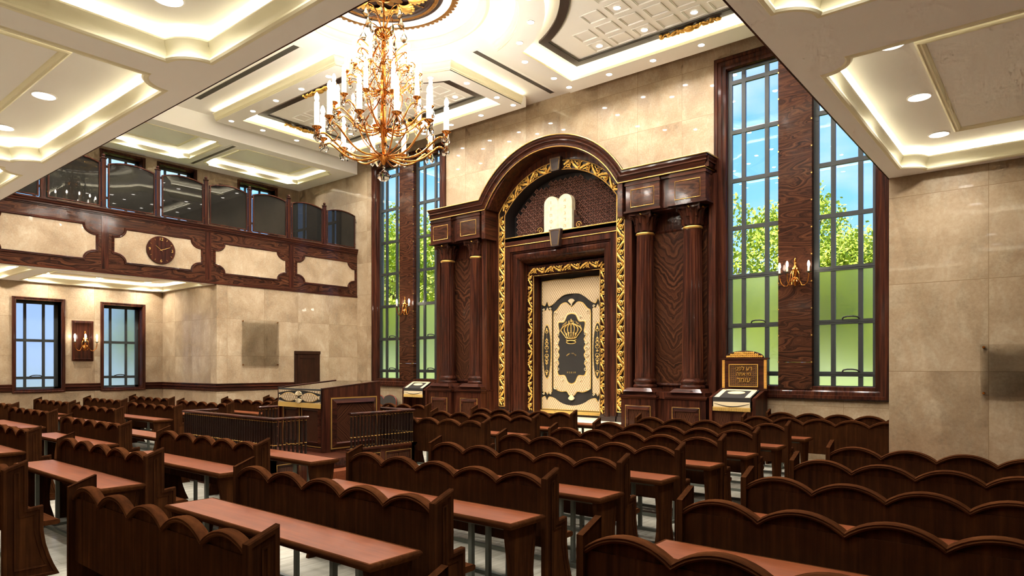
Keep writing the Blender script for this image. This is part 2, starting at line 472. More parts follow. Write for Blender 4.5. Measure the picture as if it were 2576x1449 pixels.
# slabs above the low soffits, upper gallery ceilings at the back and right, beams round the nave
struct('floor_gallery', B().box(XLL, XL-.02, YB, YA, 4.9, 5.0).box(XL, XE, YB, YR-.02, 4.9, 5.0).box(XR+.02, XE, YR-.02, YA, 4.9, 5.0), M['floor'])
struct('ceiling_gallery_back', B().box(XL, XE, YB, YR-.3, 8.95, 9.0), M['cream'])
struct('ceiling_gallery_right', B().box(XR+.3, XE, YR-.3, YA, 8.95, 9.0), M['cream'])
struct('beam_nave', B().box(XL-.26, XL, YR-.3, YA, 8.95, 10.3).box(XL, XR, YR-.3, YR, 8.95, 10.3).box(XR, XR+.3, YR-.3, YA, 8.95, 10.3), M['cream'])
# gallery fronts at the back and on the right (seen from below as a thin dark edge)
struct('trim_5', B().box(XL+.06, XR-.016, YR+.002, YR+.014, ZS, 6.2), M['wx'])
struct('trim_6', B().box(XR-.016, XR-.002, YR+.002, YA-.002, ZS, 6.2), M['wy'])

# downlights: rear soffit coffers, right coffers, aisle, gallery
for (x0, x1, y0, y1) in rear_c:
    m_ = (x0+x1)/2
    for x in (m_-1.4, m_, m_+1.4):
        downlight(x, 2.2, ZS+.243, 'large round downlight along the front edge of a low coffer over the back seats', 'downlights in the low back ceiling coffers', .095, 13)
        downlight(x, -.65, ZS+.243, 'large round downlight along the back edge of a low coffer over the back seats', 'downlights in the low back ceiling coffers', .095, 0)
for (x0, x1, y0, y1) in right_c:
    m_ = (y0+y1)/2
    for y in (m_-1.43, m_, m_+1.4):
        downlight(-1.095, y, ZS+.243, 'large round downlight beside the wall edge of a low coffer on the right', 'downlights in the low right ceiling coffers', .095, 13)
for (x0, x1, y0, y1) in aisle_c:
    m_ = (y0+y1)/2
    for y in (m_-1.4, m_, m_+1.4):
        downlight(-22.75, y, ZS+.243, 'round downlight in the coffer under the left gallery', 'downlights under the left gallery', .095, 45)
        downlight(-20.35, y, ZS+.243, 'round downlight in the coffer under the left gallery near its front edge', 'downlights under the left gallery', .095, 0)
for (x0, x1, y0, y1) in gal_c:
    m_ = (y0+y1)/2
    for y in (m_-1.32, m_+.06, m_+1.37):
        downlight(-22.6, y, 9.2, 'small round downlight in the gallery ceiling coffer above the left windows', 'downlights in the left gallery ceiling', .085, 20)

# ---- nave ceiling -----------------------------------------------------
def quad_outline(d0x, d1x, d0y, d1y, Rr, n=14):
    """rectangle in offsets from the centre with its inner corner bitten off by a circle; open-corner first"""
    xi = math.sqrt(max(Rr*Rr - d0y*d0y, 0)); yi = math.sqrt(max(Rr*Rr - d0x*d0x, 0))
    a0 = math.atan2(d0y, xi); a1 = math.atan2(yi, d0x)
    arc = [(Rr*math.cos(a0+(a1-a0)*i/n), Rr*math.sin(a0+(a1-a0)*i/n)) for i in range(n+1)]
    return [(d1x, d0y)] + arc + [(d0x, d1y), (d1x, d1y)]
def place(pts, sx, sy, z): return [(CX+sx*p[0], CY+sy*p[1], z) for p in pts]
DXL = DXR = 8.48; DYF = 5.67; DYB_ = 5.6
inner_frames = []
for (sx, sy, DX, DY, nm) in ((-1,1,DXL,DYF,'front left'), (1,1,DXR,DYF,'front right'), (-1,-1,DXL,DYB_,'back left'), (1,-1,DXR,DYB_,'back right')):
    o = quad_outline(.75, DX, .76, DY, 2.79); h = quad_outline(1.17, DX-.66, 1.23, DY-.59, 3.30)
    g = tag(thing('ceiling_panel', None, None, (CX+sx*DX/2, CY+sy*DY/2, ZB)), kind='structure')
    b = B(); O = place(o, sx, sy, ZB); H = place(h, sx, sy, ZB)
    b.strip(O, H, True)
    b.strip(O, place(o, sx, sy, ZB+.29), True)
    b.build('border_soffit', M['cream'], g)
    # outer crown moulding, toward the cross shaped middle
    nrm = (0,0,sx*sy)
    # sweep's +u must point toward the cross: orient the profile by sign
    k = 1
    prof = [(0,0),(.0,.02),(.02,.03),(.02,.05),(.045,.07),(.05,.1),(.055,.14),(.075,.175),(.1,.19),(.1,.215),(.09,.222),(0,.222)]
    path = O[:-2] + [O[-2]]
    path = [O[0]] + O[1:-2] + [O[-2]]
    # shorten both ends so that the profile's end shows
    p0 = V(path[0]); p1 = V(path[1]); path[0] = tuple(p0 + (p1-p0).normalized()*.0)
    e0 = V(path[-1]); e1 = V(path[-2]); path[-1] = tuple(e0 + (e1-e0).normalized()*.22)
    m = B(); m.sweep(path, [(u*sx*sy, w) for u, w in prof], (0,0,1), False)
    m.build('crown_moulding', M['trim'], g, 30)
    cs = B(); cs.sweep(path, [(.015*sx*sy, .224), (.06*sx*sy, .224), (.06*sx*sy, .236), (.015*sx*sy, .236)], (0,0,1), False, True)
    cs.build('cove_strip', M['cove3'], g)
    hs = B(); hs.sweep(H, [(.075*sx*sy,.11), (.13*sx*sy,.11), (.13*sx*sy,.125), (.075*sx*sy,.125)], (0,0,1), True, True)
    hs.build('added_ledge_glow', M['cove3'], g)  # unseen glowing strip behind the ledge, added to brighten the recessed panel
    # ledge round the hole, then recessed board
    m = B(); m.sweep(H, [(0,0),(0,.02),(.03*sx*sy,.03),(.03*sx*sy,.05),(.06*sx*sy,.065),(.06*sx*sy,.1),(.075*sx*sy,.105)], (0,0,1), True)
    m.build('ledge_moulding', M['trim'], g, 30)
    r = B(); rc = [(h[0][0]+.1, h[0][1]-.1)]
    big = quad_outline(1.0, DX-.48, 1.06, DY-.42, 3.13); r.strip(place(big, sx, sy, ZB+.06), place(big, sx, sy, ZB+.24), True)
    r.prism(place(big, sx, sy, ZB+.235), (0,0,.03)); r.build('recess_board', M['cream'], g)
    fo = quad_outline(1.50, DX-.95, 1.54, DY-.84, 3.6); fi = quad_outline(1.69, DX-1.14, 1.73, DY-1.03, 3.79)
    fr = B(); z0 = ZB+.19; A_ = place(fo, sx, sy, z0); Bi = place(fi, sx, sy, z0)
    fr.strip(A_, Bi, True); fr.strip(A_, place(fo, sx, sy, z0+.06), True); fr.strip(Bi, place(fi, sx, sy, z0+.06), True)
    fr.build('dark_wood_frame', M['darkw'], g)
    sv = B(); s1 = quad_outline(1.695, DX-1.145, 1.735, DY-1.035, 3.795); s2 = quad_outline(1.72, DX-1.17, 1.76, DY-1.06, 3.82)
    sv.strip(place(s1, sx, sy, z0+.01), place(s2, sx, sy, z0+.02), True); sv.build('inner_bead', M['metal'], g)
    # square coffers
    sq = B(); zc = ZB+.23
    gx0, gy0 = -8.257, 12.083; px, py = .58, .589
    for i in range(-26, 26):
        for j in range(-24, 8):
            x, y = gx0+px*i, gy0+py*j; dx, dy = (x-CX)*sx, (y-CY)*sy; hw = .215
            if not (1.74+hw < dx < DX-1.19-hw and 1.78+hw < dy < DY-1.08-hw): continue
            if math.hypot(dx-hw, dy-hw) < 3.86: continue
            P_ = [(x-hw,y-hw,zc),(x+hw,y-hw,zc),(x+hw,y+hw,zc),(x-hw,y+hw,zc)]
            sq.sweep(P_, [(0,0),(0,-.012),(.014,-.016),(.02,-.004),(.034,-.01),(.04,0)], (0,0,1), True)
            if i % 2 == 0 and j % 2 == 0 and sy > 0:
                downlight(x, y, zc, 'tiny downlight inside the square coffers of the %s ceiling panel' % nm, 'downlights in the square coffers', .07, 26)
            elif i % 2 == 0 and j % 2 == 0:
                downlight(x, y, zc, 'tiny downlight inside the square coffers of the %s ceiling panel' % nm, 'downlights in the square coffers', .07, 26)
    sq.build('square_mouldings', M['white'], g)
    inner_frames.append((sx, sy, DX, DY))
    # border downlights
    G = 'downlights in the cream ceiling borders'
    lab = 'small round downlight in the cream border of the %s ceiling panel' % nm
    def dl_(dx, dy, p=22): downlight(CX+sx*dx, CY+sy*dy, ZB, lab, G, .068, p)
    for a in (27, 44.5, 62): dl_(3.03*math.cos(math.radians(a)), 3.03*math.sin(math.radians(a)))
    for d in (3.32, 4.50, 5.70, 6.88, 8.08): dl_(d, 1.02)
    for d in (3.48, 4.65): dl_(.94, d)
    for k in range(7): dl_(.93+1.192*k, 5.33, 8)
    for d in (2.02, 3.19, 4.3): dl_(8.08, d)
# cross shaped middle with the round dome opening
b = B(); N = 64; zc = ZC; r0 = 2.11
circ = [(CX+r0*math.cos(2*PI*i/N), CY+r0*math.sin(2*PI*i/N), zc) for i in range(N)]
sqr = []
for i in range(N):
    a = 2*PI*i/N; m_ = max(abs(math.cos(a)), abs(math.sin(a))); sqr.append((CX+2.75*math.cos(a)/m_, CY+2.75*math.sin(a)/m_, zc))
b.strip(circ, sqr, True)
cells(b, 'z', zc, zc+.03, XL, XR, YR, YA, [(CX-2.75, CX+2.75, CY-2.75, CY+2.75)])
struct('ceiling_nave', b, M['cream'])
g = tag(thing('ceiling_dome', None, None, (CX, CY, zc)), kind='structure')
b = B().lathe((CX,CY,0), [(2.62,zc+.02),(2.62,zc+.25),(2.5,zc+.3),(0,zc+.3)], 64); b.build('dome_recess', M['white'], g, 40)
B().lathe((CX,CY,0), [(2.17,zc),(2.14,zc-.02),(2.1,zc-.025),(2.06,zc+.0),(2.04,zc+.05),(1.98,zc+.09),(1.95,zc+.11),(1.95,zc+.135),(2.02,zc+.14),(2.17,zc+.14),(2.17,zc)], 64).build('ring_moulding', M['trim'], g, 35)
B().lathe((CX,CY,0), [(2.05,zc+.142),(2.13,zc+.142),(2.13,zc+.16),(2.05,zc+.16),(2.05,zc+.142)], 48).build('cove_strip', M['cove2'], g)
# medallion with gold acanthus
md = thing('ceiling_medallion', 'round dark wood ceiling medallion with gilded acanthus leaves above the chandelier', 'ceiling medallion', (CX, CY, zc+.3))
zt = zc+.27; zd = zt-.1
B().lathe((CX,CY,0), [(1.21,zt),(1.23,zd+.02),(1.2,zd),(1.15,zd+.012),(1.05,zd+.01),(1.03,zd-.012),(1.0,zd+.012),(.96,zd+.012),(.93,zd-.008),(.9,zd+.014),(0,zd+.014)], 64).build('disc', M['darkw'], md, 30)
def bead_ring(r, w, n, z, scal=False):
    q = B(); q.lathe((CX,CY,0), [(r-w,z+.03),(r-w,z),(r-w*.4,z-.014),(r+w*.4,z-.014),(r+w,z),(r+w,z+.03)], 72)
    for i in range(n):
        a = 2*PI*i/n
        q.ball((CX+r*math.cos(a), CY+r*math.sin(a), z-.012), .016, (1,1,.6), 6, 4)
        if scal:
            for s_ in (0,): q.ball((CX+(r+w)*math.cos(a), CY+(r+w)*math.sin(a), z+.006), .05, (1,1,.35), 8, 4)
    return q
bead_ring(1.09, .043, 60, zd-.005).build('beaded_ring', M['bronze'], md, 40)
bead_ring(1.45, .05, 72, zt-.1, True).build('outer_ring', M['bronze'], md, 40)
B().lathe((CX,CY,0), [(1.42,zt),(1.4,zt-.11),(1.33,zt-.04),(1.25,zt-.02)], 64).build('ring_riser', M['cream'], md, 40)
pt = B()
for i in range(12):
    a = 2*PI*i/12; mt = Matrix.Rotation(a, 3, 'Z')
    pt.ball((CX+.26*math.cos(a), CY+.26*math.sin(a), zd-.01), .24, (1,.42,.14), 12, 6, mt)
pt.lathe((CX,CY,0), [(.4,zd+.01),(.36,zd-.03),(.2,zd-.04),(0,zd-.04)], 24)
pt.build('centre_rosette', M['petal'], md, 50)
for i in range(8):
    a = 2*PI*(i+.18)/8; lf = B()
    for j in range(9):
        s_ = (j-4)/4.; ang = s_*1.05; ln = .40*(1-.42*abs(s_))
        pts = []; rad = []
        for t_ in range(6):
            u = t_/5.; bend = ang*(.35+.65*u)
            rr = .46 + ln*u*math.cos(bend); tt = ln*u*math.sin(bend)*1.05
            pts.append((CX+rr*math.cos(a)-tt*math.sin(a), CY+rr*math.sin(a)+tt*math.cos(a), zd-.03-.035*math.sin(PI*u)))
            rad.append(.03*(1-.2*u)+.014*math.sin(PI*u))
        lf.tube(pts, rad, 6, False, .6)
        lf.ball(pts[-1], .042, (1,1,.6), 8, 5)
    lf.build('acanthus_leaf', M['gold'], md, 60)
for i in range(8):
    a = 2*PI*(i+.68)/8; q = B()
    for k_, rr in enumerate((.62,.72,.81,.9)): q.ball((CX+rr*math.cos(a), CY+rr*math.sin(a), zd-.01), .045-.006*k_, (1.4,.8,.5), 8, 5, Matrix.Rotation(a,3,'Z'))
    q.build('bud_drop', M['bronze'], md, 60)

# gilded ornaments on the dark frames
def swag(c, along, label):
    """1.3 m long gilded ribbon cartouche lying on a ceiling frame; along = 'x' or 'y'"""
    t = thing('gilded_ornament', label, 'ornament', c, 'gilded ornaments on the ceiling frames'); q = B()
    r = random.Random(5)
    def P(u, v, w): return (c[0]+u, c[1]+v, c[2]-w) if along == 'x' else (c[0]+v, c[1]+u, c[2]-w)
    q.ball(P(0,0,.05), .1, (1.3,1.1,.6) if along == 'x' else (1.1,1.3,.6), 12, 8)
    for s_ in (-1, 1):
        for ph in (0, PI):
            q.tube([P(s_*(.08+.055*i), .055*math.sin(i*.95+ph), .04+.02*math.sin(i*1.3)) for i in range(11)], [.026*(1-.03*i) for i in range(11)], 6)
        for i in range(14):
            u = s_*(.12+.04*i); q.ball(P(u, r.uniform(-.07,.07), .04), r.uniform(.022,.045), (1,1,.8), 7, 5)
        for a in range(9):
            pass
        q.ball(P(s_*.66, .02, .04), .05, (1.2,.8,.8), 8, 6)
        q.tube([P(s_*(.5+.06*math.cos(k*.7)), .06*math.sin(k*.7), .05) for k in range(8)], .014, 5)
    q.build('carving', M['gold'], t, 60)
zz = ZB+.19
swag((-15.27, 10.54, zz), 'x', 'gilded carving on the near side of the front left ceiling frame')
swag((-18.2, 12.03, zz), 'y', 'gilded carving on the left side of the front left ceiling frame, behind the chandelier')
swag((-6.24, 13.68, zz), 'x', 'gilded carving on the far side of the front right ceiling frame')
swag((-15.2, 13.68, zz), 'x', 'gilded carving on the far side of the front left ceiling frame')

# linear air vents
def vent(x0, x1, y0, y1, z, label):
    t = thing('air_vent', label, 'vent', ((x0+x1)/2, (y0+y1)/2, z), 'slot air vents in the ceiling')
    B().sweep([(x0,y0,z),(x1,y0,z),(x1,y1,z),(x0,y1,z)], [(-.05,0),(-.05,-.006),(-.01,-.012),(0,-.01),(0,0)], (0,0,1), True).build('surround', M['cream'], t)
    B().box(x0, x1, y0, y1, z-.003, z-.001).build('backing', M['ventd'], t)
    s_ = B(); n = 7
    for i in range(n):
        f = (i+.5)/n
        if x1-x0 > y1-y0:
            y = y0+(y1-y0)*f; s_.box(x0, x1, y-.006, y+.006, z-.012, z-.003)
        else:
            x = x0+(x1-x0)*f; s_.box(x-.006, x+.006, y0, y1, z-.012, z-.003)
    s_.build('slats', M['vent'], t)
vent(-18.66, -13.79, 8.81, 8.97, ZC, 'long dark slot vent running from the left toward the chandelier dome')
vent(-10.82, -10.68, 11.72, 14.85, ZC, 'dark slot vent between the two front ceiling panels, above the ark')
vent(-22.9, -20.05, 10.66, 10.77, 8.95, 'grey slot vent in the gallery ceiling between two coffers')
# ================================================================== windows
def ark_window(n, dx, arkside):
    g = tag(thing('window_%d' % n, None, None, (-4.46+dx, YA, 1.33)), kind='structure')
    x0, x1, z0, z1 = -6.262+dx, -2.62+dx, 1.33, 9.176
    b = B()
    pr = [(0,.06),(.03,.085),(.09,.085),(.1,.06),(.17,.055),(.2,.03),(.27,.03),(.285,0),(.285,-.15)]
    # path runs so that +u points into the opening
    b.sweep([(x0,YA,z0),(x1,YA,z0),(x1,YA,z1),(x0,YA,z1)], [(0,0)]+pr, (0,-1,0), True)
    b.build('window_frame', M['wz'], g, 30)
    Y0 = 15.24
    def sash(xs, nm):
        f = B(); L, v1, v2, Rr = xs
        L += dx; v1 += dx; v2 += dx; Rr += dx
        y0, y1 = Y0-.03, Y0+.03
        f.box(L-.02, L+.10, y0, y1, 1.54, 8.93); f.box(Rr-.10, Rr+.02, y0, y1, 1.54, 8.93)
        f.box(L+.1, Rr-.1, y0-.003, y1+.003, 8.83, 8.93); f.box(L+.1, Rr-.1, y0-.003, y1+.003, 1.54, 1.63)
        for v in (v1, v2): f.box(v-.045, v+.045, y0, y1, 1.6, 8.85)
        for z in (8.59, 7.44, 6.32, 5.22): f.box(L+.1, Rr-.1, y0-.004, y1+.004, z-.045, z+.045)
        for z in (4.10, 2.97, 1.875): f.box(L, Rr, y0-.012, y1, z-.05, z+.05); f.box(L, Rr, y0-.018, y0-.012, z-.008, z+.008)
        f.build('sash_'+nm, M['alu'], g)
        B().add([(L,Y0,4.1),(Rr,Y0,4.1),(Rr,Y0,8.85),(L,Y0,8.85)], [(0,1,2,3)]).build('clear_glass', M['pane'], g)
        B().add([(L,Y0+.005,1.6),(Rr,Y0+.005,1.6),(Rr,Y0+.005,4.1),(L,Y0+.005,4.1)], [(0,1,2,3)]).build('frosted_glass', M['frost'], g)
        for z in (3.03, 1.93):
            c = (v1+v2)/2+.08
            B().tube([(c-.16,y0-.012,z),(c-.13,y0-.05,z+.03),(c-.05,y0-.07,z+.045),(c+.05,y0-.07,z+.045),(c+.13,y0-.05,z+.03),(c+.16,y0-.012,z)], .016, 8).build('window_handle', M['ventd'], g, 50)
    sash((-5.98,-5.615,-5.09,-4.72), 'left'); sash((-4.09,-3.71,-3.187,-2.86), 'right')
    p = B(); z = 1.55; x0, x1 = -4.80+dx, -4.10+dx
    while z < 8.93:
        p.box(x0, x1, 15.08, 15.30, z, min(z+.5735, 8.94)); z += .5775
    p.build('wood_pier', M['wave'], g)
    q = B(); z = 2.13
    while z < 8.9:
        for x in (x0+.005, x1-.005): q.box(x-.012, x+.012, 15.072, 15.084, z-.014, z+.014)
        z += .5775
    q.build('clip', M['goldd'], g)
    return g
ark_window(1, 0, 0); ark_window(2, SHX, 0)
def side_window(n, y0, y1, z0, z1, up=False):
    g = tag(thing('window_%d' % n, None, None, (XLL, (y0+y1)/2, z0)), kind='structure')
    b = B(); o = .1
    b.sweep([(XLL,y0-o,z0-o),(XLL,y1+o,z0-o),(XLL,y1+o,z1+o),(XLL,y0-o,z1+o)], [(0,0),(0,-.05),(-.03,-.06),(-.055,-.045),(-.085,-.05),(-.1,-.02),(-.1,.3)], (-1,0,0), True)
    b.build('window_frame', M['wz'], g, 30)
    X0 = XLL-.30; f = B(); yr = y0+(y1-y0)
    f.box(X0-.03, X0+.03, y0, y0+.06, z0, z1); f.box(X0-.03, X0+.03, y1-.1, y1, z0, z1)
    f.box(X0-.03, X0+.03, y0, y1, z0, z0+.06); f.box(X0-.03, X0+.03, y0, y1, z1-.07, z1)
    w = y1-y0
    for v in (y0+.255*w, y0+.67*w): f.box(X0-.027, X0+.027, v-.035, v+.035, z0, z1)
    zs = ((2.80,.04),(1.69,.04)) if not up else ((z1-.35,.035),(z1-1.35,.035))
    for z, hw in zs: f.box(X0-.03, X0+.035, y0, y1, z-hw, z+hw)
    f.build('sash', M['alu'], g)
    B().add([(X0,y0,z0),(X0,y1,z0),(X0,y1,z1),(X0,y0,z1)], [(0,1,2,3)]).build('glass', M['pane' if up else 'frost2'], g)
    if not up:
        c = (y0+y1)/2
        B().tube([(X0+.03,c-.16,1.73),(X0+.07,c-.1,1.76),(X0+.08,c,1.77),(X0+.07,c+.1,1.76),(X0+.03,c+.16,1.73)], .014, 8).build('window_handle', M['ventd'], g, 50)
for i, w in enumerate(low_w): side_window(3+i, *w)
for i, w in enumerate(up_w): side_window(5+i, *w, True)

# chair rail
RP = [(0,1.29),(.03,1.29),(.045,1.31),(.045,1.345),(.03,1.36),(.03,1.385),(.06,1.40),(.06,1.435),(.03,1.45),(.03,1.465),(.05,1.48),(.05,1.505),(0,1.51)]
def rail(i, pts):
    b = B(); P_ = [V((p[0],p[1],0)) for p in pts]
    b.sweep(P_, [(-u, z) for u, z in RP], (0,0,1), False)
    struct('trim_%d' % i, b, M['wy'], 30)
# path direction such that the room is on the right hand side of travel
rail(1, [(XLL, YB, 0), (XLL, 5.75, 0)])
rail(2, [(XLL, 7.07, 0), (XLL, 8.045, 0)])
rail(3, [(XLL, 9.36, 0), (XLL, YJ, 0), (XL, YJ, 0), (XL, 12.55, 0)])
rail(4, [(XL, 13.53, 0), (XL, YA, 0), (-18.76, YA, 0)])

# door in the left side wall
d = tag(thing('door_1', None, None, (XL, 13.04, 0)), kind='structure')
B().box(XL, XL+.05, 12.56, 13.52, 0, 2.535).build('door_frame', M['doorw'], d)
B().box(XL+.05, XL+.065, 12.64, 13.44, 0, 2.42).build('door_leaf', M['doorw'], d)
q = B()
q.sweep([(XL+.065,12.74,.2),(XL+.065,13.34,.2),(XL+.065,13.34,2.32),(XL+.065,12.74,2.32)], [(0,0),(.0,.014),(.02,.014),(.03,0)], (1,0,0), True)
q.build('door_moulding', M['doorw'], d)
B().box(XL+.05, XL+.075, 12.55, 13.53, 2.44, 2.54).build('door_head', M['doorw'], d)
B().tube([(XL+.065,12.72,1.05),(XL+.12,12.72,1.05),(XL+.12,12.84,1.05)], .012, 8).build('door_handle', M['brass'], d, 50)

# glass plaques
def plaque(lab, c, ax, u0, u1, z0, z1):
    x, y = c
    if ax == 'y': t = thing('glass_plaque', lab, 'plaque', (x, (u0+u1)/2, z0), 'clear glass plaques on the stone walls'); B().box(x+.03, x+.038, u0, u1, z0, z1).build('glass_sheet', M['plaque'], t)
    else: t = thing('glass_plaque', lab, 'plaque', ((u0+u1)/2, y, z0), 'clear glass plaques on the stone walls'); B().box(u0, u1, y-.038, y-.03, z0, z1).build('glass_sheet', M['plaque'], t)
    for u in (u0+.035, u1-.035):
        for z in (z0+.035, z1-.035):
            q = B()
            if ax == 'y': q.lathe((x, u, z), [(.016,0),(.016,.045),(.012,.055),(0,.055)], 14, axis='x')
            else: q.lathe((u, y, z), [(0,-.055),(.012,-.055),(.016,-.045),(.016,0)], 14, axis='y')
            q.build('brass_bolt', M['brass'], t, 40)
plaque('upright clear glass plaque with four brass bolts left of the dark door', (XL, 0), 'y', 10.722, 11.978, 2.044, 3.475)
plaque('clear glass plaque with brass bolts on the stone pier at the right', (0, YJ), 'x', -.756, .55, 1.682, 2.309)

# ================================================================== gallery front with stone panels
gf = thing('gallery_balcony', 'dark wood gallery front with notched cream stone panels under the glass screens', 'balcony', (XL, 9, ZS))
fx = XL+.0
B().box(XL-.07, XL+.0, YR+.04, YA-.005, ZS-.003, 6.236).build('fascia', M['wave'], gf)
b = B()
b.sweep([(fx, YR+.04, 0), (fx, YA-.005, 0)], [(0,6.04),(-.015,6.045),(-.015,6.07),(-.03,6.08),(-.03,6.12),(-.05,6.14),(-.055,6.18),(-.075,6.2),(-.075,6.236),(0,6.24)], (0,0,1), False)
b.build('top_moulding', M['wy'], gf, 30)
b = B(); b.box(fx, fx+.02, YR+.04, YA-.005, ZS-.003, 4.56); b.build('bottom_moulding', M['wy'], gf)
bays = [(12.668,15.0), (9.893,12.228), (7.113,9.448), (4.333,6.664), (3.0,3.884)]
for (y0, y1) in bays:
    z0, z1, ry, rz = 4.858, 5.73, .305, .245
    if y1-y0 < 1.5: ry = .2
    pts = []
    for (cy, cz, a0) in ((y0,z0,90), (y1,z0,180), (y1,z1,270), (y0,z1,0)):
        for i in range(9):
            a = math.radians(a0-90*i/8); pts.append((fx+.001, cy+ry*math.cos(a), cz+rz*math.sin(a)))
    B().prism(pts, (.006,0,0)).build('stone_panel', M['stp'], gf)
    m = B(); m.sweep(pts, [(.0,.006),(.0,.018),(-.02,.028),(-.035,.016),(-.05,.02),(-.06,0)], (1,0,0), True)
    m.build('panel_moulding', M['wy'], gf, 40)
# figured muntin posts between the bays
for a, b_ in ((12.228,12.668), (9.448,9.893), (6.664,7.113), (3.884,4.333)):
    m_ = (a+b_)/2; q = B(); q.box(fx, fx+.006, m_-.09, m_+.09, 4.62, 6.03); q.build('stile', M['wz'], gf)

# clock
ck = thing('wall_clock', 'round dark wood clock with gold numerals on the second stone panel of the gallery front', 'clock', (XL+.01, 8.305, 5.305))
c0 = V((XL+.01, 8.305, 5.305))
B().lathe(c0, [(0,.002),(.385,.002),(.39,.008),(.39,.028),(.384,.034),(0,.034)], 48, axis='x').build('clock_face', M['wz'], ck, 40)
def text_poly(body, size, depth=.004):
    dal = body.find('ד'); nb = len(body); body = body.replace('ד', 'ר')
    cu = bpy.data.curves.new('t', 'FONT'); cu.body = body; cu.size = size; cu.align_x = 'CENTER'; cu.align_y = 'CENTER'
    cu.extrude = depth/2; cu.resolution_u = 3
    ob = bpy.data.objects.new('t', cu); COL.objects.link(ob)
    dg = bpy.context.evaluated_depsgraph_get(); me = bpy.data.meshes.new_from_object(ob.evaluated_get(dg))
    vs = [tuple(v.co) for v in me.vertices]; fs = [tuple(p.vertices) for p in me.polygons]
    if dal >= 0:      # small heel of the letter dalet
        xs_ = [v[0] for v in vs]; zt_ = max(v[1] for v in vs) if nb < 2 else .295*size
        xr_ = max(xs_) if dal == nb-1 else min(xs_)+.45*size
        bb = B().box(xr_-.07*size, xr_+.05*size, .222*size, .295*size, -depth/2, depth/2); n0 = len(vs)
        vs += bb.v; fs += [tuple(i+n0 for i in f) for f in bb.f]
    bpy.data.objects.remove(ob); bpy.data.meshes.remove(me); bpy.data.curves.remove(cu)
    return vs, fs
def put_text(b, body, size, c, right, up, depth=.004, sx=1.):
    vs, fs = text_poly(body, size, depth); c = V(c); r = V(right); u = V(up); n = r.cross(u)
    return b.add([c + r*(v[0]*sx) + u*v[1] + n*v[2] for v in vs], fs)
RY, UZ = (0,1,0), (0,0,1)
for s_, a in (('12',90), ('3',0), ('6',270), ('9',180)):
    rr = .305
    put_text(B(), s_, .115, c0+V((.037, rr*math.cos(math.radians(a)), rr*math.sin(math.radians(a)))), RY, UZ).build('numeral', M['goldd'], ck)
q = B()
for k in range(12):
    if k % 3 == 0: continue
    a = math.radians(30*k); q.tube([c0+V((.036, .30*math.cos(a), .30*math.sin(a))), c0+V((.036, .34*math.cos(a), .34*math.sin(a)))], .004, 5)
q.build('hour_marks', M['goldd'], ck)
for nm, ang, ln in (('hour_hand', 142, .19), ('minute_hand', 22, .27)):
    a = math.radians(ang); dv = V((0, math.cos(a), math.sin(a)))
    B().tube([c0+V((.04,0,0))-dv*.04, c0+V((.04,0,0))+dv*ln], .004, 5).build(nm, M['goldd'], ck)

# dark glass screens along the gallery
posts = [5.486-1.378*1, 5.486, 6.864, 8.247, 9.62, 11.002, 12.377, 13.757]
def arch_pts(y0, y1, zs, zp, n=12):
    w = (y1-y0)/2; s_ = zp-zs; Rr = (w*w+s_*s_)/(2*s_); c = (y0+y1)/2; cz = zp-Rr; a = math.asin(w/Rr)
    return [(c+Rr*math.sin(-a+2*a*i/n), cz+Rr*math.cos(-a+2*a*i/n)) for i in range(n+1)]
GX = XL-.035
sp = thing('screen_post', 'slim turned wooden post with a ball finial between two gallery screens', 'post', (GX, posts[-1], 6.24), 'posts between the gallery screens')
y = posts[-1]
q = B().box(GX-.05, GX+.05, y-.05, y+.05, 6.24, 7.545)
for dy in (-.03,.0,.03): q.box(GX+.05, GX+.056, y+dy-.008, y+dy+.008, 6.3, 7.5)
q.box(GX-.06, GX+.06, y-.06, y+.06, 6.24, 6.27)
q.build('shaft', M['wz'], sp)
B().lathe((GX,y,0), [(.05,7.54),(.085,7.56),(.085,7.575),(.05,7.585),(.03,7.60),(.028,7.61),(.045,7.63),(.048,7.645),(.04,7.665),(.02,7.68),(0,7.682)], 16).build('finial', M['wz'], sp, 40)
for y_ in posts[:-1]: 
    dup(sp, (GX, y_, 6.24), sp['label'])
names = ['eighth','seventh','sixth','fifth','fourth','third','second','nearest to the ark wall']
proto = None
ends = posts[1:] + [15.13]
for k, (pa, pb) in enumerate(zip(posts, ends)):
    y0, y1 = pa+.105, pb-.08
    lab = ('arched dark glass screen on the gallery, ' + (names[k] if k == 7 else 'the %s counted from the ark wall' % names[k]))
    t = thing('gallery_screen', lab, 'screen', (GX, (y0+y1)/2, 6.27), 'arched dark glass screens along the gallery')
    top = arch_pts(y0, y1, 7.44, 7.545); path = [(GX, y1, 6.275), (GX, y0, 6.275)] + [(GX, p[0], p[1]) for p in top]
    b = B(); b.sweep(path[::-1], [(0,-.025),(0,.025),(.008,.03),(.03,.03),(.038,.02),(.038,-.02)], (1,0,0), True, True)
    b.build('frame', M['wz'], t, 30)
    ip = [(GX+.004, y1-.02, 6.295), (GX+.004, y0+.02, 6.295)] + [(GX+.004, p[0], p[1]-.02) for p in top]
    B().prism(ip, (-.008,0,0)).build('dark_glass', M['dglass'], t)
    for yy in (y0-.012, y1+.012):
        for z in (6.42, 7.3): B().ball((GX+.03, yy, z), .012, (1,1,1), 6, 4).build('hinge_pin', M['brass'], t)

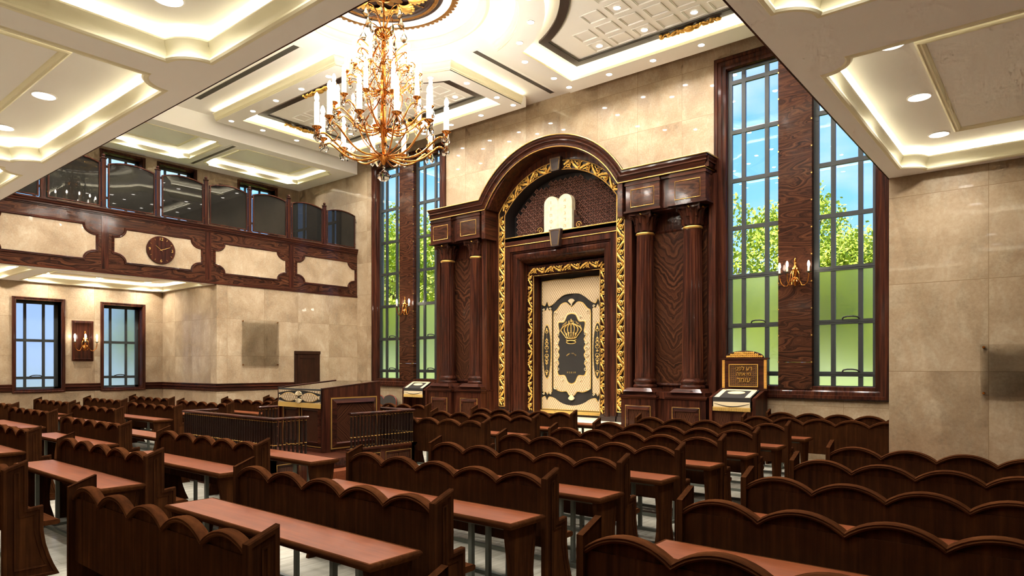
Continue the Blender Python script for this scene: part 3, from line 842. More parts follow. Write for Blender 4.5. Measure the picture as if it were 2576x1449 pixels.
# ================================================================== wall lamps
def sconce(lab, loc, face):
    """face 'S' looks toward -Y, 'E' toward +X"""
    t = thing('wall_lamp', lab, 'wall lamp', loc, 'brass candle wall lamps')
    rot = 0 if face == 'S' else PI/2
    o = V(loc)
    def W(p):   # local: x sideways, y out of the wall (negative = into room), z up
        q = Matrix.Rotation(rot, 3, 'Z') @ V(p); return o + q
    def mk(b, nm, mat, par, sm=50): 
        r = B(); r.merge(b, lambda p: W(p)); return r.build(nm, mat, par, sm)
    b = B().lathe((0,-.07,0), [(0,-.30),(.018,-.29),(.03,-.26),(.02,-.23),(.035,-.2),(.045,-.15),(.03,-.12),(.028,-.05),(.045,0),(.065,.05),(.068,.09),(.055,.12),(.03,.15),(.022,.2),(.03,.22),(.018,.25),(.024,.285),(.012,.31),(0,.32)], 20)
    b.lathe((0,0,.05), [(0,-.07),(.05,-.03),(.06,-.015),(.06,0)], 20, axis='y')
    mk(b, 'backplate_vase', M['brass'], t)
    for k, (ax, ay) in enumerate(((-.30,-.16), (-.08,-.36), (.18,-.38), (.30,-.16))):
        if k == 2: continue
        L = math.hypot(ax, ay+.07); ux, uy = ax/L, (ay+.07)/L
        pr = [(0,.02),(.10,.06),(.2,.05),(.28,-.02),(.33,-.16),(.5,-.27),(.72,-.27),(.92,-.2),(1,-.08),(1,.0)]
        pts = [(ux*L*r_, -.07+uy*L*r_, z_-.02) for r_, z_ in pr]
        a_ = mk(B().tube(pts, .011, 8), 'arm', M['brass'], t)
        cx, cy = pts[-1][0], pts[-1][1]
        mk(B().lathe((cx,cy,-.03), [(0,-.02),(.02,-.015),(.03,0),(.06,.012),(.062,.018),(.02,.018)], 18), 'drip_tray', M['metal'], a_)
        mk(B().lathe((cx,cy,-.01), [(.021,0),(.022,.09),(0,.09)], 14), 'candle_sleeve', M['candle'], a_)
        mk(B().lathe((cx,cy,.08), [(.01,0),(.022,.03),(.027,.065),(.02,.105),(.008,.135),(0,.14)], 14), 'bulb', M['bulb'], a_)
        if k in (0, 3):
            ld = bpy.data.lights.new('candle_glow', 'POINT'); ld.energy = 1.6; ld.color = (1,.84,.62); ld.shadow_soft_size = .03
            lo = bpy.data.objects.new('candle_glow', ld); COL.objects.link(lo); lo.parent = t
            lo.location = Matrix.Rotation(rot, 3, 'Z') @ V((cx, cy-.06, .15))
    q = B()
    for k in range(5):
        a = -PI*(k+.5)/5; q.tube([(0,-.07,-.1),(.06*math.cos(a),-.07+.06*math.sin(a),-.13),(.09*math.cos(a),-.07+.09*math.sin(a),-.21),(.05*math.cos(a),-.07+.05*math.sin(a),-.27)], .009, 6)
    mk(q, 'scroll_drops', M['brass'], t)
    return t
sconce('brass candle wall lamp on the wood pier between the two right windows', (-4.42, 15.08, 4.06), 'S')
sconce('brass candle wall lamp on the wood pier between the two windows left of the ark', (-16.93, 15.08, 4.04), 'S')
bp = thing('lamp_board', 'upright dark wood board on the stone wall behind the left wall lamp', 'board', (XLL, 7.553, 2.2))
b = B().box(XLL, XLL+.03, 7.262, 7.844, 2.2, 3.432)
b.sweep([(XLL+.03,7.262,2.2),(XLL+.03,7.844,2.2),(XLL+.03,7.844,3.432),(XLL+.03,7.262,3.432)], [(0,0),(.005,.012),(.06,.03),(.07,.025),(.07,0)], (1,0,0), True)
b.build('board', M['wz'], bp)
q = B().sweep([(XLL+.03,7.39,2.35),(XLL+.03,7.715,2.35),(XLL+.03,7.715,3.29),(XLL+.03,7.39,3.29)], [(0,0),(0,.006),(.012,.006),(.012,0)], (1,0,0), True)
q.build('inner_line', M['wz'], bp)
sconce('brass candle wall lamp on the dark board between the two left windows', (XLL+.055, 7.575, 2.80), 'E')

# ================================================================== outside: lawn, hedge, trees
t_ = NT('lawn'); f = t_.noise(t_.pos(), 3, 5, .6); t_.set(Base_Color=t_.ramp(f, [(.3, (.16,.19,.022)), (.7, (.24,.27,.04))]), Roughness=.9); M['lawn'] = t_.m
t_ = NT('leaves'); f = t_.noise(t_.obj(), 2.4, 4, .6)
t_.set(Base_Color=t_.ramp(f, [(.3, (.18,.27,.010)), (.5, (.42,.52,.03)), (.7, (.70,.72,.12))]), Roughness=.7, Subsurface_Weight=.0)
M['leaf'] = t_.m
M['bark'] = plain('bark', (110,92,72), .9)
lawn = B().add([(-90,-60,-.25),(60,-60,-.25),(60,120,-.25),(-90,120,-.25)], [(0,1,2,3)])
struct('ground_outside', lawn, M['lawn'])
def tree(x, y, h, w, seed, lab):
    r = random.Random(seed); t = thing('garden_tree', lab, 'tree', (x, y, -.25), 'trees outside the windows')
    b = B(); b.tube([(x,y,-.25),(x+.1,y,h*.35),(x-.05,y,h*.7)], [.2,.14,.06], 8)
    for k in range(5):
        a = r.uniform(0,2*PI); b.tube([(x,y,h*(.3+.07*k)),(x+w*.35*math.cos(a),y+w*.35*math.sin(a),h*(.5+.08*k))], [.07,.03], 6)
    b.build('trunk', M['bark'], t, 50)
    c = B(); blobs = []
    for k in range(16):
        a = r.uniform(0,2*PI); rr = w*.5*math.sqrt(r.random())*.8; z = h*r.uniform(.28,.86)
        blobs.append((x+rr*math.cos(a), y+rr*math.sin(a), z, w*r.uniform(.16,.28)))
    blobs.append((x, y, h*.85, w*.22))
    for (bx, by, bz, br_) in blobs:
        for i in range(560):
            d = V((r.gauss(0,1), r.gauss(0,1), r.gauss(0,1))).normalized()*br_*r.uniform(.55,1.05)
            p = V((bx,by,bz))+d; s_ = r.uniform(.05,.105)*max(1,w/4.5); u = V((r.gauss(0,1),r.gauss(0,1),r.gauss(0,1))).normalized(); v = u.orthogonal().normalized()
            c.add([p-u*s_, p+v*s_*.55, p+u*s_, p-v*s_*.55], [(0,1,2,3)])
    c.build('crown', M['leaf'], t)
tree(-10.6, 27, 9.2, 5.6, 1, 'bright green tree outside the right pair of windows, the tall one at the left')
tree(-8.6, 31, 9.8, 5.4, 2, 'bright green tree outside the right pair of windows, behind the tall left one')
tree(-6.6, 27.5, 7.2, 4.0, 3, 'lower bright green tree outside the right pair of windows, in the middle')
tree(-4.6, 28, 8.0, 4.0, 4, 'bright green tree outside the right pair of windows, at the right')
tree(-30.5, 26, 11.2, 7, 5, 'bright green tree outside the windows left of the ark, at the left')
tree(-26.2, 25.4, 9.6, 6.5, 6, 'bright green tree outside the windows left of the ark, at the right')
tree(-37, 30, 12, 8, 7, 'green tree far outside the windows left of the ark')
tree(-21.8, 27, 9, 5, 8, 'bright green tree outside, just behind the ark wall')
tree(-38, 14.6, 9, 7, 9, 'green tree outside the left side windows, nearer the ark')
tree(-50, 24, 8, 6, 12, 'green tree outside the left side windows, farther away')
hg = B(); r = random.Random(3)
for i in range(5200):
    p = V((r.uniform(-36,3), 21.5+r.uniform(-.5,.5), r.uniform(-.2,1.5))); s_ = r.uniform(.08,.16)
    u = V((r.gauss(0,1),r.gauss(0,1),r.gauss(0,1))).normalized(); v = u.orthogonal().normalized()
    hg.add([p-u*s_, p+v*s_*.6, p+u*s_, p-v*s_*.6], [(0,1,2,3)])
hg.box(-36, 3, 21.2, 21.8, -.25, 1.35)
tag(hg.build('garden_hedge', M['leaf']), 'long clipped green hedge outside behind the frosted panes of the ark wall', 'hedge')
# ================================================================== the ark
ark = thing('torah_ark', 'monumental dark wood ark with four fluted columns, arched hood and gilded scroll borders', 'ark', (XC, YA, 0))
def gline(b, pts, r=.011, closed=False): return b.tube(pts, r, 6, closed)
YF = 14.46
R1, cz1 = 2.79, 5.43           # hood arch (outer top edge)
zc_top = 6.885; hw1 = 2.38
def arc_pts(R_, cz, hw, n=28, cx=XC):
    a = math.asin(hw/R_); return [(cx+R_*math.sin(-a+2*a*i/n), cz+R_*math.cos(-a+2*a*i/n)) for i in range(n+1)]
hood = arc_pts(R1, cz1, hw1)
front = [(-15.29, zc_top)] + hood + [(-6.17, zc_top)]
# cornice: profile measured from the top outer edge; drawn as one moulded run over the arch
CP = [(0,0),(0,-.028),(-.018,-.032),(-.022,-.07),(-.05,-.105),(-.055,-.12),(-.03,-.125),(-.03,-.155),(-.06,-.165),(-.065,-.195),(-.095,-.24),(-.10,-.262),(-.07,-.268),(-.07,-.31),(-.14,-.31)]
b = B(); K = len(CP)
def hood_ring(pts, profile, y0):
    """sweep along xz path; profile (out, down): out = toward the room"""
    return B().sweep([(p[0], y0, p[1]) for p in pts], [(dn, ou) for ou, dn in profile], (0,-1,0), False)
hr = hood_ring(front, CP, YF)
# clip: the profile's 'out' is relative to YF (0 at the front lip)
for k in range(K):
    ou = CP[k][0]; q0 = hr.v[k]; hr.v[k] = (q0[0]-ou, q0[1], q0[2]); q1 = hr.v[len(hr.v)-K+k]; hr.v[len(hr.v)-K+k] = (q1[0]+ou, q1[1], q1[2])
hr.f = hr.f[:-2]
b.merge(hr)
# returns at both ends back to the wall
for x, s_ in ((-15.29, 1), (-6.17, -1)):
    r_ = B(); r_.sweep([(x, YF, zc_top), (x, YA, zc_top)], [(ou*s_, dn) for ou, dn in CP], (0,0,1), False, False, False)
    for k in range(K): q0 = r_.v[k]; r_.v[k] = (q0[0], q0[1]-CP[k][0], q0[2])
    b.merge(r_)
# roof of the hood
T0 = [(p[0], YF, p[1]) for p in front]; T1 = [(p[0], YF+.10, p[1]) for p in front]
b.strip(T0, T1)
T2 = [(XC+(p[0]-XC)*.88 if abs(p[0]-XC) < 2.45 else p[0], YF+.10, p[1]-.30) for p in front]; b.strip(T1, T2); b.strip(T2, [(p[0], YA, p[2]) for p in T2])
b.build('cornice', M['wx'], ark, 30)
g = B(); gline(g, [(p[0], YF-.004, p[1]-.006) for p in front] + [(-6.165, YA, zc_top-.006)], .014)
# lower gold line follows the soffit edge of the cornice
low = B().sweep([(p[0], YF, p[1]) for p in front], [(-.31, -.07), (-.311,-.071)], (0,-1,0), False)
lowp = low.v[0::2]
lowp[0] = (-15.22, lowp[0][1], lowp[0][2]); lowp[-1] = (-6.24, lowp[-1][1], lowp[-1][2])
gline(g, [(p[0], p[1]-.006, p[2]+.008) for p in lowp] + [(lowp[-1][0]+.006, YA, lowp[-1][2]+.008)], .013)
g.build('gold_fillet', M['goldd'], ark, 50)
# underside of the arched hood and the curved tympanum behind
inner = [(p[0], p[2]) for p in lowp if p[2] > 6.585]
ia = arc_pts(R1-.31, cz1, 2.20)
b = B(); b.strip([(p[0], YF+.08, p[1]) for p in ia], [(p[0], 15.04, p[1]) for p in ia])
b.strip([(p[0], YF+.08, p[1]) for p in ia], [(p[0]*1.0, YF+.08, p[1]+.2) for p in ia])
for s_ in (-1, 1): b.box(XC+s_*2.20, XC+s_*2.34, YF+.08, YA, 5.75, 6.60)
b.build('arch_soffit', M['wy'], ark, 40)

# outer frame plane (gold bordered) Y=15.05
YP = 15.05
HW = 2.106; ro, czo = 2.497, 5.188; ri, czi = 2.296, 5.144; hwi = 1.885
ao = arc_pts(ro, czo, HW, 28); ai = arc_pts(ri, czi, hwi, 28)
b = B()
# plate outside the gold border (jambs + spandrel)
ow = [(XC-2.42, .6)] + [(XC-2.42, 6.3)] + arc_pts(2.62, 5.43, 2.30, 26) + [(XC+2.42, 6.3), (XC+2.42, .6)]
iw = [(XC-HW, .6), (XC-HW, 6.3)] + arc_pts(ro, czo, HW, 26) + [(XC+HW, 6.3), (XC+HW, .6)]
b.strip([(p[0], YP, p[1]) for p in ow], [(p[0], YP, p[1]) for p in iw])
b.build('outer_surround', M['wz'], ark)
b = B()
om = [(XC-HW, .6)] + ao + [(XC+HW, .6)]; im = [(XC-hwi, .6)] + ai + [(XC+hwi, .6)]
b.strip([(p[0], YP+.03, p[1]) for p in om], [(p[0], YP+.03, p[1]) for p in im])
b.build('border_ground', M['darkw'], ark)
g = B(); gline(g, [(p[0], YP, max(p[1], .86)) for p in om], .014); gline(g, [(p[0], YP, max(p[1], .86)) for p in im], .014)
gline(g, [(XC-HW, YP, .86), (XC-hwi, YP, .86)]); gline(g, [(XC+HW, YP, .86), (XC+hwi, YP, .86)])
gline(g, [(XC-hwi, YP-.01, 5.765), (XC+hwi, YP-.01, 5.765)], .016); gline(g, [(XC-hwi, YP-.01, 5.53), (XC+hwi, YP-.01, 5.53)], .012)
gline(g, [(XC-hwi+.0, YP-.01, 5.53), (XC-hwi, YP-.01, .86)], .012); gline(g, [(XC+hwi, YP-.01, 5.53), (XC+hwi, YP-.01, .86)], .012)
g.build('gold_line', M['goldd'], ark, 50)

# carved gilded scroll running along a path
def scroll(path, width, pitch, out, name, parent, seed=1, both=True):
    """path: list of 3D points; out: direction toward the room"""
    P_ = [V(p) for p in path]; out = V(out)
    L = [0.]
    for a, c in zip(P_, P_[1:]): L.append(L[-1]+(c-a).length)
    tot = L[-1]; n = max(2, round(tot/pitch)); pitch = tot/n
    def at(s_):
        s_ = min(max(s_, 0), tot-1e-6); k = 0
        while L[k+1] < s_: k += 1
        d = (P_[k+1]-P_[k]); t_ = (s_-L[k])/max(1e-9, d.length); d.normalize()
        return P_[k]+(P_[k+1]-P_[k])*t_, d, out.cross(d).normalized()
    b = B(); A = width*.30
    def q(s_, e, h=0): p, d, nn = at(s_); return p+nn*e+out*h
    m = n*12
    b.tube([q(tot*i/m, A*math.sin(PI*i/12.), .018+.008*math.cos(PI*i/6.)) for i in range(m+1)], [width*.085*(1.2+.4*math.cos(PI*i/6.)) for i in range(m+1)], 6)
    for k in range(n):
        s0 = pitch*(k+.5); sg = 1 if k % 2 == 0 else -1
        # spiral curl springing from the crest
        sp = []
        rad = []
        for i in range(13):
            a = -PI/2+i*.62; rr = width*.34*(1-i/15.)
            sp.append(q(s0+rr*math.cos(a)*1.1-.02, -sg*(width*.10)+sg*rr*math.sin(a)*-1, .03+.02*i/12.)); rad.append(width*.125*(1-i/20.))
        b.tube(sp, rad, 6)
        b.ball(sp[-1], width*.15, (1,1,.8), 8, 5)
        for (ds, de, rr, st) in ((-.30, .30, .19, 1.9), (.28, .32, .18, 1.8), (.45, -.10, .16, 1.7), (-.10, .38, .15, 1.6), (-.42, -.30, .15, 1.8), (.1, -.34, .13, 1.8)):
            p, d, nn = at(s0+ds*pitch)
            Mx = Matrix((d*1.0, nn*1.0, out*1.0)).transposed()
            ang = Matrix.Rotation(sg*(.6 if ds < 0 else -.6), 3, 'Z')
            b.ball(p+nn*(sg*de*width)+out*.02, width*rr, (st, .62, .45), 9, 6, Mx @ ang)
    return b.build(name, M['gold'], parent, 60)
wbo = HW-hwi
mid_r, mid_cz = (ro+ri)/2, (czo+czi)/2; hwm = (HW+hwi)/2
am = arc_pts(mid_r, mid_cz, hwm, 40)
half = len(am)//2
scroll([(XC-hwm, YP+.02, .9), (XC-hwm, YP+.02, 6.42)], wbo*1.02, .33, (0,-1,0), 'gilded_scroll', ark)
scroll([(XC+hwm, YP+.02, .9), (XC+hwm, YP+.02, 6.42)], wbo*1.02, .33, (0,-1,0), 'gilded_scroll', ark)
scroll([(p[0], YP+.02, p[1]) for p in am[1:half-1]], wbo*1.02, .33, (0,-1,0), 'gilded_scroll', ark)
scroll([(p[0], YP+.02, p[1]) for p in am[half+2:-1]], wbo*1.02, .33, (0,-1,0), 'gilded_scroll', ark)
# keystones
def keystone(zb, zt, hb, ht, y, nm):
    pts = [(XC-hb, y, zb), (XC+hb, y, zb), (XC+ht, y, zt), (XC-ht, y, zt)]
    k = B(); k.prism(pts, (0,.12,0)); o = k.build(nm, M['darkw'], ark)
    i = B(); s_ = .82; zc_ = (zb+zt)/2
    gline(i, [(XC+(p[0]-XC)*s_, y-.004, zc_+(p[2]-zc_)*.86) for p in pts], .008, True)
    i.build('gold_edge', M['goldd'], o)
keystone(7.40, 7.77, .145, .19, 14.93, 'keystone'); keystone(5.33, 5.80, .135, .2, 14.93, 'lower_keystone')
# lunette niche with pierced lattice
b = B(); lun = [(XC-hwi, 5.78)] + ai + [(XC+hwi, 5.78)]
b.strip([(p[0], YP+.03, p[1]) for p in lun], [(p[0], 15.52, p[1]) for p in lun])
b.add([(XC-2, 15.53, 5.7), (XC+2, 15.53, 5.7), (XC+2, 15.53, 7.6), (XC-2, 15.53, 7.6)], [(0,1,2,3)])
b.build('niche', M['nichew'], ark, 40)
b = B().box(XC-hwi-.02, XC+hwi+.02, YP, 15.53, 5.66, 5.765).box(XC-hwi-.02, XC+hwi+.02, YP, YP+.06, 5.50, 5.765); b.build('ledge', M['wx'], ark)
lt = B(); u_ = .168; yl = 15.45
for i in range(-11, 12):
    for j in range(0, 12):
        cx_, cz_ = XC+i*u_, 5.85+j*u_*.92
        dx_ = abs(cx_-XC)+.06; dz_ = cz_+.08
        if dx_ > hwi-.03 or math.hypot(dx_, dz_-czi) > ri-.0: continue
        ring = [(cx_+.062*math.cos(a), yl, cz_+.056*math.sin(a)) for a in [2*PI*k/10 for k in range(10)]]
        lt.tube(ring, .013, 4, True)
        for k in range(4):
            a = PI/4+k*PI/2; lt.tube([(cx_+.018*math.cos(a), yl, cz_+.018*math.sin(a)), (cx_+.056*math.cos(a), yl, cz_+.052*math.sin(a))], .012, 4)
            a = k*PI/2; lt.tube([(cx_+.058*math.cos(a), yl, cz_+.054*math.sin(a)), (cx_+.095*math.cos(a), yl, cz_+.088*math.sin(a))], .012, 4)
        lt.tube([(cx_+.09, yl, cz_-.035), (cx_+.05, yl, cz_-.075), (cx_+.084, yl, cz_-.11)], .011, 4)
        lt.tube([(cx_+.09, yl, cz_-.035), (cx_+.125, yl, cz_-.075), (cx_+.084, yl, cz_-.11)], .011, 4)
lt.build('pierced_lattice', M['latt'], ark)

# door surround: flat plate, bolection moulding, inner scroll border
dw, dh = 1.69, 5.36
b = B()
pl_o = [(XC-hwi, .6), (XC-hwi, 5.56), (XC+hwi, 5.56), (XC+hwi, .6)]; pl_i = [(XC-dw, .6), (XC-dw, dh), (XC+dw, dh), (XC+dw, .6)]
b.strip([(p[0], YP+.005, p[1]) for p in pl_o], [(p[0], YP+.005, p[1]) for p in pl_i]); b.build('flat_surround', M['wz'], ark)
# path up-left, across, down-right; N=-Y ; going up at the left: u = left = outward(-x) -> use -u
path = [(XC-dw, YP, .6), (XC-dw, YP, dh), (XC+dw, YP, dh), (XC+dw, YP, .6)]
prof = [(0,0),(-.0,-.05),(-.05,-.05),(-.05,-.1),(-.07,-.06),(-.11,-.04),(-.17,-.05),(-.23,-.09),(-.28,-.16),(-.31,-.24),(-.33,-.30),(-.33,-.36),(-.36,-.36),(-.36,-.41)]
b = B().sweep(path, prof, (0,-1,0), False); b.build('bolection_moulding', M['wz'], ark, 35)
YQ = 15.46; so, si, zo, zi_ = 1.335, 1.13, 4.95, 4.66
b = B(); b.strip([(p[0], YQ, p[1]) for p in [(XC-so,.6),(XC-so,zo),(XC+so,zo),(XC+so,.6)]], [(p[0], YQ, p[1]) for p in [(XC-si,.6),(XC-si,zi_),(XC+si,zi_),(XC+si,.6)]])
for s_ in (-1, 1): b.box(XC+s_*si, XC+s_*(si+.02), YQ, 15.85, .6, zi_+.02)
b.box(XC-si-.02, XC+si+.02, YQ, 15.85, zi_, zi_+.03)
b.box(XC-1.95, XC+1.95, 15.86, 15.9, .5, 7.62)
b.build('inner_frame', M['wz'], ark)
g = B(); gline(g, [(XC-si+.0, YQ-.006, .6), (XC-si, YQ-.006, zi_), (XC+si, YQ-.006, zi_), (XC+si, YQ-.006, .6)], .013); g.build('gold_line', M['goldd'], ark, 50)
sw = .165; sm = 1.24
scroll([(XC-sm, YQ-.01, .76), (XC-sm, YQ-.01, 4.78)], sw, .31, (0,-1,0), 'gilded_scroll', ark)
scroll([(XC+sm, YQ-.01, .76), (XC+sm, YQ-.01, 4.78)], sw, .31, (0,-1,0), 'gilded_scroll', ark)
scroll([(XC-1.2, YQ-.01, 4.80), (XC+1.2, YQ-.01, 4.80)], sw*1.05, .31, (0,-1,0), 'gilded_scroll', ark)
b = B()
for s_ in (-1, 1):
    for (h0, h1, y) in ((hwi-.03, HW+.3, YP), (dw, hwi, YP), (1.12, 1.345, YQ)):
        b.box(XC+s_*h0, XC+s_*h1, y-.03, y+.02, .6, .70); b.box(XC+s_*h0, XC+s_*h1, y-.018, y+.02, .70, .74)
    b.box(XC+s_*1.33, XC+s_*1.7, YP+.02, YQ, .6, .72)
b.build('skirting', M['darkw'], ark)

# side bays, pedestals, columns, entablature boxes
for s_ in (-1, 1):
    xi, xo = XC+s_*2.36, XC+s_*4.57
    X = lambda d: XC+s_*d
    b = B().box(X(2.34), X(4.57), 15.06, YA, 1.3, 6.5); b.build('bay_back', M['wz'], ark)
    B().box(X(2.62), X(4.35), 15.03, 15.06, 1.62, 5.30).build('figured_panel', M['fx'], ark)
    q = B().sweep([(X(2.6),15.06,1.58),(X(4.37),15.06,1.58),(X(4.37),15.06,5.34),(X(2.6),15.06,5.34)], [(-.02*s_,0),(-.02*s_,.04),(.01*s_,.05),(.04*s_,.04),(.05*s_,.03)], (0,-1,0), True); q.build('panel_frame', M['wz'], ark)
    b = B().box(X(2.30), X(2.50), 14.72, YA, .6, 6.5).box(X(4.42), X(4.58), 14.9, YA, 1.3, 6.5); b.build('corner_post', M['wz'], ark)
    for (c, pw) in ((2.80, .465), (4.04, .48)):
        cx_ = X(c); yc = 14.86
        # pedestal
        pd = B().box(cx_-pw, cx_+pw, YF+.03, YA, 0, 1.255)
        pd = pd.build('pedestal', M['wz'], ark)
        cp = B()
        for (z0, z1, e) in ((1.25,1.27,.01),(1.27,1.30,.03),(1.30,1.335,.045),(1.335,1.36,.0),(1.36,1.425,-.03)):
            cp.box(cx_-pw-e, cx_+pw+e, YF+.03-e, YA, z0, z1)
        cp.build('pedestal_cap', M['wx'], ark)
        pn = B().sweep([(cx_-.33,YF+.03,.16),(cx_+.33,YF+.03,.16),(cx_+.33,YF+.03,1.075),(cx_-.33,YF+.03,1.075)], [(0,0),(0,.012),(.02,.03),(.085,.045),(.09,.02)], (0,-1,0), True)
        pn.build('bevel_frame', M['wx'], ark)
        B().box(cx_-.245, cx_+.245, YF+.008, YF+.03, .245, .99).build('figured_panel', M['fx'], ark)
        g = B(); gline(g, [(cx_-.335,YF+.018,.155),(cx_+.335,YF+.018,.155),(cx_+.335,YF+.018,1.08),(cx_-.335,YF+.018,1.08)], .011, True); g.build('gold_line', M['goldd'], ark)
        # plinth
        z0, z1 = 1.425, 1.512; a_, c_ = .40, .32
        q = B(); q.add([(cx_-a_,yc-a_,z0),(cx_+a_,yc-a_,z0),(cx_+a_,YA-.05,z0),(cx_-a_,YA-.05,z0),(cx_-c_,yc-c_,z1),(cx_+c_,yc-c_,z1),(cx_+c_,YA-.05,z1),(cx_-c_,YA-.05,z1)],
            [(4,5,6,7),(0,1,5,4),(1,2,6,5),(2,3,7,6),(3,0,4,7)]); q.build('plinth', M['wx'], ark)
        cl = B()
        cl.lathe((cx_,yc,0), [(.285,1.512),(.295,1.53),(.29,1.57),(.27,1.59),(.262,1.60),(.268,1.63),(.282,1.65),(.28,1.69),(.262,1.715),(.252,1.735),(.25,1.76)], 32)
        cl.build('column_base', M['wx'], ark, 40)
        nf = 20
        def fl(a, z):
            k = 1. if (z < 1.86 or z > 5.12) else 1-.075*abs(math.sin(a*nf/2.))**.6
            return k
        sh = B(); zz_ = [1.76,1.84,1.90,2.6,3.3,4.0,4.7,5.08,5.14,5.25]
        sh.lathe((cx_,yc,0), [(.25-.042*max(0,(z-2.2)/3.05)**1.1 if z > 2.2 else .25, z) for z in zz_], 120, fl)
        sh.build('column_shaft', M['wz'], ark, 70)
        B().lathe((cx_,yc,0), [(.205,5.25),(.225,5.262),(.232,5.285),(.225,5.308),(.205,5.32)], 28).build('gold_ring', M['goldd'], ark, 50)
        # capital
        cp = B(); cp.lathe((cx_,yc,0), [(.2,5.31),(.2,5.5),(.235,5.66),(.29,5.72)], 24)
        for row, (nl, z0, hgt, r0, off) in enumerate(((8,5.32,.2,.2,0),(8,5.34,.33,.215,.5),(8,5.5,.24,.235,0))):
            for k in range(nl):
                a = 2*PI*(k+off)/nl; pts = []; 
                for i in range(7):
                    t_ = i/6.; rr = r0+.02+.10*t_**2.6+(.03 if row else 0)*t_; zz2 = z0+hgt*math.sin(t_*1.75)/math.sin(1.57)
                    pts.append((rr, zz2, .062*(1-.55*t_**2)*(1 if row < 2 else .7)))
                vs = []
                for (rr, z2, w_) in pts:
                    for (e, dr) in ((-1,-.012),(-.5,.008),(0,.016),(.5,.008),(1,-.012)):
                        vs.append((cx_+(rr+dr)*math.cos(a)-w_*e*math.sin(a), yc+(rr+dr)*math.sin(a)+w_*e*math.cos(a), z2))
                fs = [(i*5+j, i*5+j+1, (i+1)*5+j+1, (i+1)*5+j) for i in range(6) for j in range(4)]
                cp.add(vs, fs)
        for k in range(4):      # corner volutes
            a = PI/4+k*PI/2
            cp.tube([(cx_+rr*math.cos(a), yc+rr*math.sin(a), z2) for rr, z2 in ((.24,5.52),(.28,5.62),(.34,5.69),(.385,5.70),(.39,5.665),(.365,5.655))], [.02,.026,.03,.03,.026,.02], 8)
        ab = []
        for k in range(4):      # abacus with concave sides
            for i in range(7):
                t_ = i/7.; a = PI/4+k*PI/2; p0 = V((math.cos(a), math.sin(a), 0))*.42; p1 = V((math.cos(a+PI/2), math.sin(a+PI/2), 0))*.42
                p = p0.lerp(p1, t_); p -= p.normalized()*(.10*math.sin(PI*t_))*-0 ; s2 = 1-.20*math.sin(PI*t_); ab.append((cx_+p.x*s2, yc+p.y*s2, 5.725))
        cp.prism(ab, (0,0,.075))
        cp.build('capital', M['wz'], ark, 60)
        for k in range(4):
            a = k*PI/2-PI/2
            B().ball((cx_+.255*math.cos(a)*.98, yc+.255*math.sin(a), 5.735), .04, (1,1,1), 10, 7).build('gold_rosette', M['gold'], ark, 60)
        # entablature box
        bx = {2.80: (2.43, 3.34), 4.04: (3.61, 4.49)}[c]
        e0, e1 = X(bx[0]), X(bx[1]); e0, e1 = min(e0,e1), max(e0,e1)
        q = B().box(e0, e1, YF+.09, YA, 5.84, 6.58).box(e0-.04, e1+.04, YF+.05, YA, 5.80, 5.845).box(e0-.02, e1+.02, YF+.07, YA, 6.47, 6.51); q.build('entablature_block', M['wx'], ark)
        g = B(); m0, m1 = (e0+e1)/2-.31, (e0+e1)/2+.31
        gline(g, [(m0,YF+.084,5.93),(m1,YF+.084,5.93),(m1,YF+.084,6.355),(m0,YF+.084,6.355)], .012, True); g.build('gold_line', M['goldd'], ark)
        B().box(m0+.02, m1-.02, YF+.08, YF+.09, 5.95, 6.335).build('figured_panel', M['wave'], ark)
    B().box(X(3.3), X(3.65), YF+.2, YA, 5.82, 6.58).box(X(2.6), X(4.3), YF+.25, YA, 5.78, 5.86).build('entablature_link', M['wz'], ark)
    B().box(X(3.2), X(3.6), YF+.16, YA, 0, 1.26).box(X(3.2), X(3.6), YF+.13, YA, 1.26, 1.42).build('pedestal_link', M['wz'], ark)
    # frieze behind cornice
    B().box(X(2.36), X(4.46), YF+.14, YA, 6.5, 6.86).build('frieze', M['wx'], ark)

# cream stone platform and steps
st_ = thing('ark_platform', 'cream stone platform and steps in front of the ark curtain', 'steps', (XC, 14, 0))
B().box(XC-2.29, XC+2.29, 13.3, 15.9, 0, .6).build('landing', M['step'], st_)
for k in range(2): B().box(XC-2.6+.0, XC+2.6, 13.3-.3*(k+1), 13.3-.3*k, 0, .4-.2*k).build('step', M['step'], st_)

# tablets of the law
tb = thing('stone_tablets', 'cream stone twin tablets with engraved letters standing on the ledge under the arch', 'tablets', (-10.82, 15.25, 5.765))
for k, (x0, x1, s_) in enumerate(((-11.29,-10.815,'וזחטי'), (-10.81,-10.345,'אבגדה'))):
    w = (x1-x0)/2; cx_ = (x0+x1)/2; yt = 15.2
    pts = [(x0,yt,5.77),(x1,yt,5.77)] + [(cx_+w*math.cos(a), yt, 6.575+.22*math.sin(a)) for a in [PI*i/14 for i in range(15)]]
    B().prism(pts, (0,.17,0)).build('tablet', M['tablet'], tb)
    for i, ch in enumerate(s_): put_text(B(), ch, .145, (cx_, yt-.003, 6.62-.178*i), (1,0,0), UZ, .006).build('letter', M['engr'], tb)
for s_ in (-1, 1):
    x = -10.82+s_*.5; sc_ = B()
    prf = [(0,5.77),(.36,5.77),(.34,5.85),(.30,5.89),(.24,5.99),(.20,6.03),(.19,6.1),(.1,6.17),(.06,6.28),(0,6.33)]
    sc_.prism([(x+s_*u, 15.27, z) for u, z in prf], (0,.06,0)); sc_.build('scroll_bracket', M['wx'], tb)
    q = B(); q.tube([(x+s_*(.15+.1*(1-i/16.)*math.cos(i*.62)), 15.262, 5.9+.1*(1-i/16.)*math.sin(i*.62)) for i in range(15)], .009, 5); q.build('gold_spiral', M['goldd'], tb)

